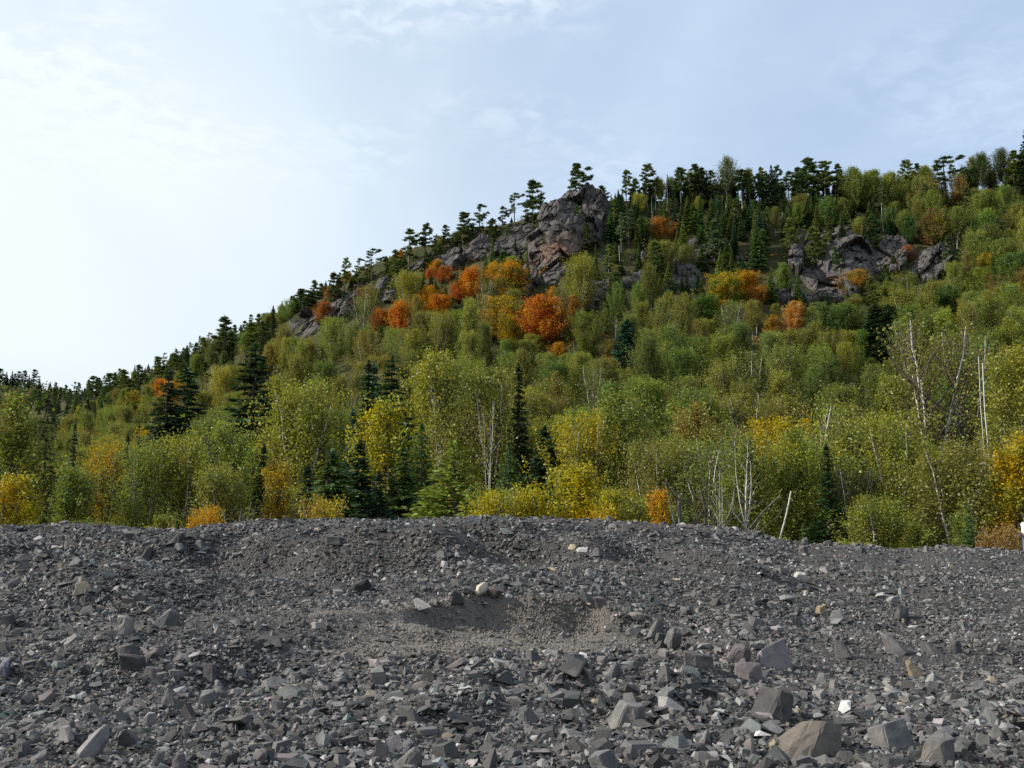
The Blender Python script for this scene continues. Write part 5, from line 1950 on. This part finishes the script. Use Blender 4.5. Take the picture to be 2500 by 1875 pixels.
def build_person():
    y = 34.0
    x = unproj(2506, 1300, y)[0]
    z = float(rubble_z(x, y)) + .02
    e = link('person', None, label='person in white shirt, jeans and dark cap holding a dark bag', category='person')
    e.location = (x, y, z)
    _, _, ztop = unproj(2515, 1254, y)
    s = (ztop - z) / 1.80
    e.scale = (s, s, s)
    e.rotation_euler = (0, 0, R(8))
    skin = mat_plain('skin', (.42, .22, .15), .6)
    shirt = mat_plain('white_cotton', (.78, .79, .80), .85, .05)
    denim = mat_plain('blue_denim', (.10, .14, .24), .9)
    dark = mat_plain('dark_cloth', (.03, .03, .035), .8)
    hairm = mat_plain('brown_hair', (.05, .03, .02), .7)
    # body, facing -x; forearms bent forward holding the bag
    N = [(0, 0, .95, (.13, .16)), (0, 0, 1.12, (.11, .14)), (.0, 0, 1.30, (.13, .17)), (.01, 0, 1.43, (.09, .13)), (0, 0, 1.51, .058), (-.015, 0, 1.56, .058), (-.02, 0, 1.63, (.085, .075)), (-.02, 0, 1.71, (.095, .078)), (-.015, 0, 1.76, .06)]
    E = [(i, i + 1) for i in range(8)]

    def add(par, *pts):
        for p in pts:
            N.append(p)
            E.append((par, len(N) - 1))
            par = len(N) - 1
        return par

    for sd in (-1, 1):
        k = add(0, (0, .095 * sd, .88, .095), (-.03 * sd, .11 * sd, .50, .062), (.02 - .04 * sd, .11 * sd, .10, .045), (-.07 - .04 * sd, .12 * sd, .04, .042), (-.16 - .04 * sd, .12 * sd, .03, .03))
        hnd = add(3, (.01, .18 * sd, 1.41, .062), (.03, .235 * sd, 1.14, .045), (-.07, .19 * sd, 1.05, .036), (-.145, .14 * sd, 1.01, .028), (-.185, .125 * sd, 1.005, .034))
        for f in range(4):
            b_ = (f - 1.5) * .019
            add(hnd, (-.225, .115 * sd, 1.005 + b_, .009), (-.255 + abs(b_) * .3, .102 * sd, 1.0 + b_, .008), (-.275 + abs(b_) * .3, .098 * sd, .997 + b_, .007))
        add(hnd, (-.19, .10 * sd, 1.035, .011), (-.212, .085 * sd, 1.06, .009))
    body = skin_mesh('body', N, E, skin, 2)
    bo = link('body', body, e)
    # nose and ears drawn out of the head surface
    for v in body.vertices:
        c = v.co
        if c.z > 1.56 and c.z < 1.80:
            if c.x < -.085 and abs(c.y) < .022 and 1.625 < c.z < 1.675:
                v.co.x -= .022 * (1 - abs(c.y) / .022)
            if c.x < -.07 and 1.675 < c.z < 1.695 and .02 < abs(c.y) < .045:
                v.co.x += .008
    for sd in (-1, 1):
        link('eye', ellipsoid('eye', (-.105, .032 * sd, 1.685), (.011, .014, .009), dark, 10, 8), e)
        link('ear', ellipsoid('ear', (-.01, .085 * sd, 1.665), (.022, .010, .034), skin, 10, 8), e)
    link('mouth', ellipsoid('mouth', (-.108, 0, 1.605), (.008, .024, .006), mat_plain('lip', (.3, .11, .1)), 10, 8), e)
    link('hair', ellipsoid('hair', (.008, 0, 1.69), (.11, .096, .105), hairm, 20, 14, lambda c: c.z < 1.60 or c.x < -.055), e)
    cap = link('cap', ellipsoid('cap', (-.008, 0, 1.725), (.118, .104, .085), dark, 24, 14, lambda c: c.z < 1.712), e)
    link('brim', ellipsoid('brim', (-.145, 0, 1.716), (.075, .085, .010), dark, 20, 8), cap)
    # clothes follow the same skeleton a little larger
    up = 1.12
    SN = [(0, 0, .93, (.145, .175)), (0, 0, 1.12, (.128, .16)), (0, 0, 1.30, (.145, .185)), (.01, 0, 1.42, (.105, .15)), (0, 0, 1.475, .075)]
    SE = [(0, 1), (1, 2), (2, 3), (3, 4)]
    for sd in (-1, 1):
        SN.append((.01, .19 * sd, 1.405, .078))
        SE.append((3, len(SN) - 1))
        SN.append((.03, .24 * sd, 1.14, .062))
        SE.append((len(SN) - 2, len(SN) - 1))
        SN.append((-.06, .195 * sd, 1.055, .05))
        SE.append((len(SN) - 2, len(SN) - 1))
    link('shirt', skin_mesh('shirt', SN, SE, shirt, 2), e)
    JN = [(0, 0, .99, (.142, .17)), (0, 0, .90, (.145, .17))]
    JE = [(0, 1)]
    for sd in (-1, 1):
        b_ = len(JN)
        JN += [(0, .10 * sd, .80, .105), (-.03 * sd, .11 * sd, .50, .082), (.02 - .04 * sd, .11 * sd, .09, .068)]
        JE += [(1, b_), (b_, b_ + 1), (b_ + 1, b_ + 2)]
    link('jeans', skin_mesh('jeans', JN, JE, denim, 2), e)
    for sd in (-1, 1):
        link('shoe', ellipsoid('shoe', (-.085 - .04 * sd, .12 * sd, .04), (.15, .055, .05), dark, 16, 10, lambda c: c.z < -.005), e)
    # the bag in the hands
    bm = bmesh.new()
    bmesh.ops.create_cube(bm, size=1)
    bmesh.ops.scale(bm, vec=(.10, .19, .15), verts=bm.verts)
    bmesh.ops.bevel(bm, geom=bm.edges, offset=.025, segments=2, affect='EDGES')
    me = bpy.data.meshes.new('camera_bag')
    bm.to_mesh(me)
    bm.free()
    me.materials.append(mat_plain('bag_nylon', (.045, .05, .06), .7))
    o = link('camera_bag', me, label='dark camera bag held at the waist of the person', category='bag')
    M = Matrix.Translation((x, y, z)) @ Matrix.Rotation(R(8), 4, 'Z') @ Matrix.Scale(s, 4)
    o.matrix_world = M @ Matrix.Translation((-.255, 0, .99))


build_person()
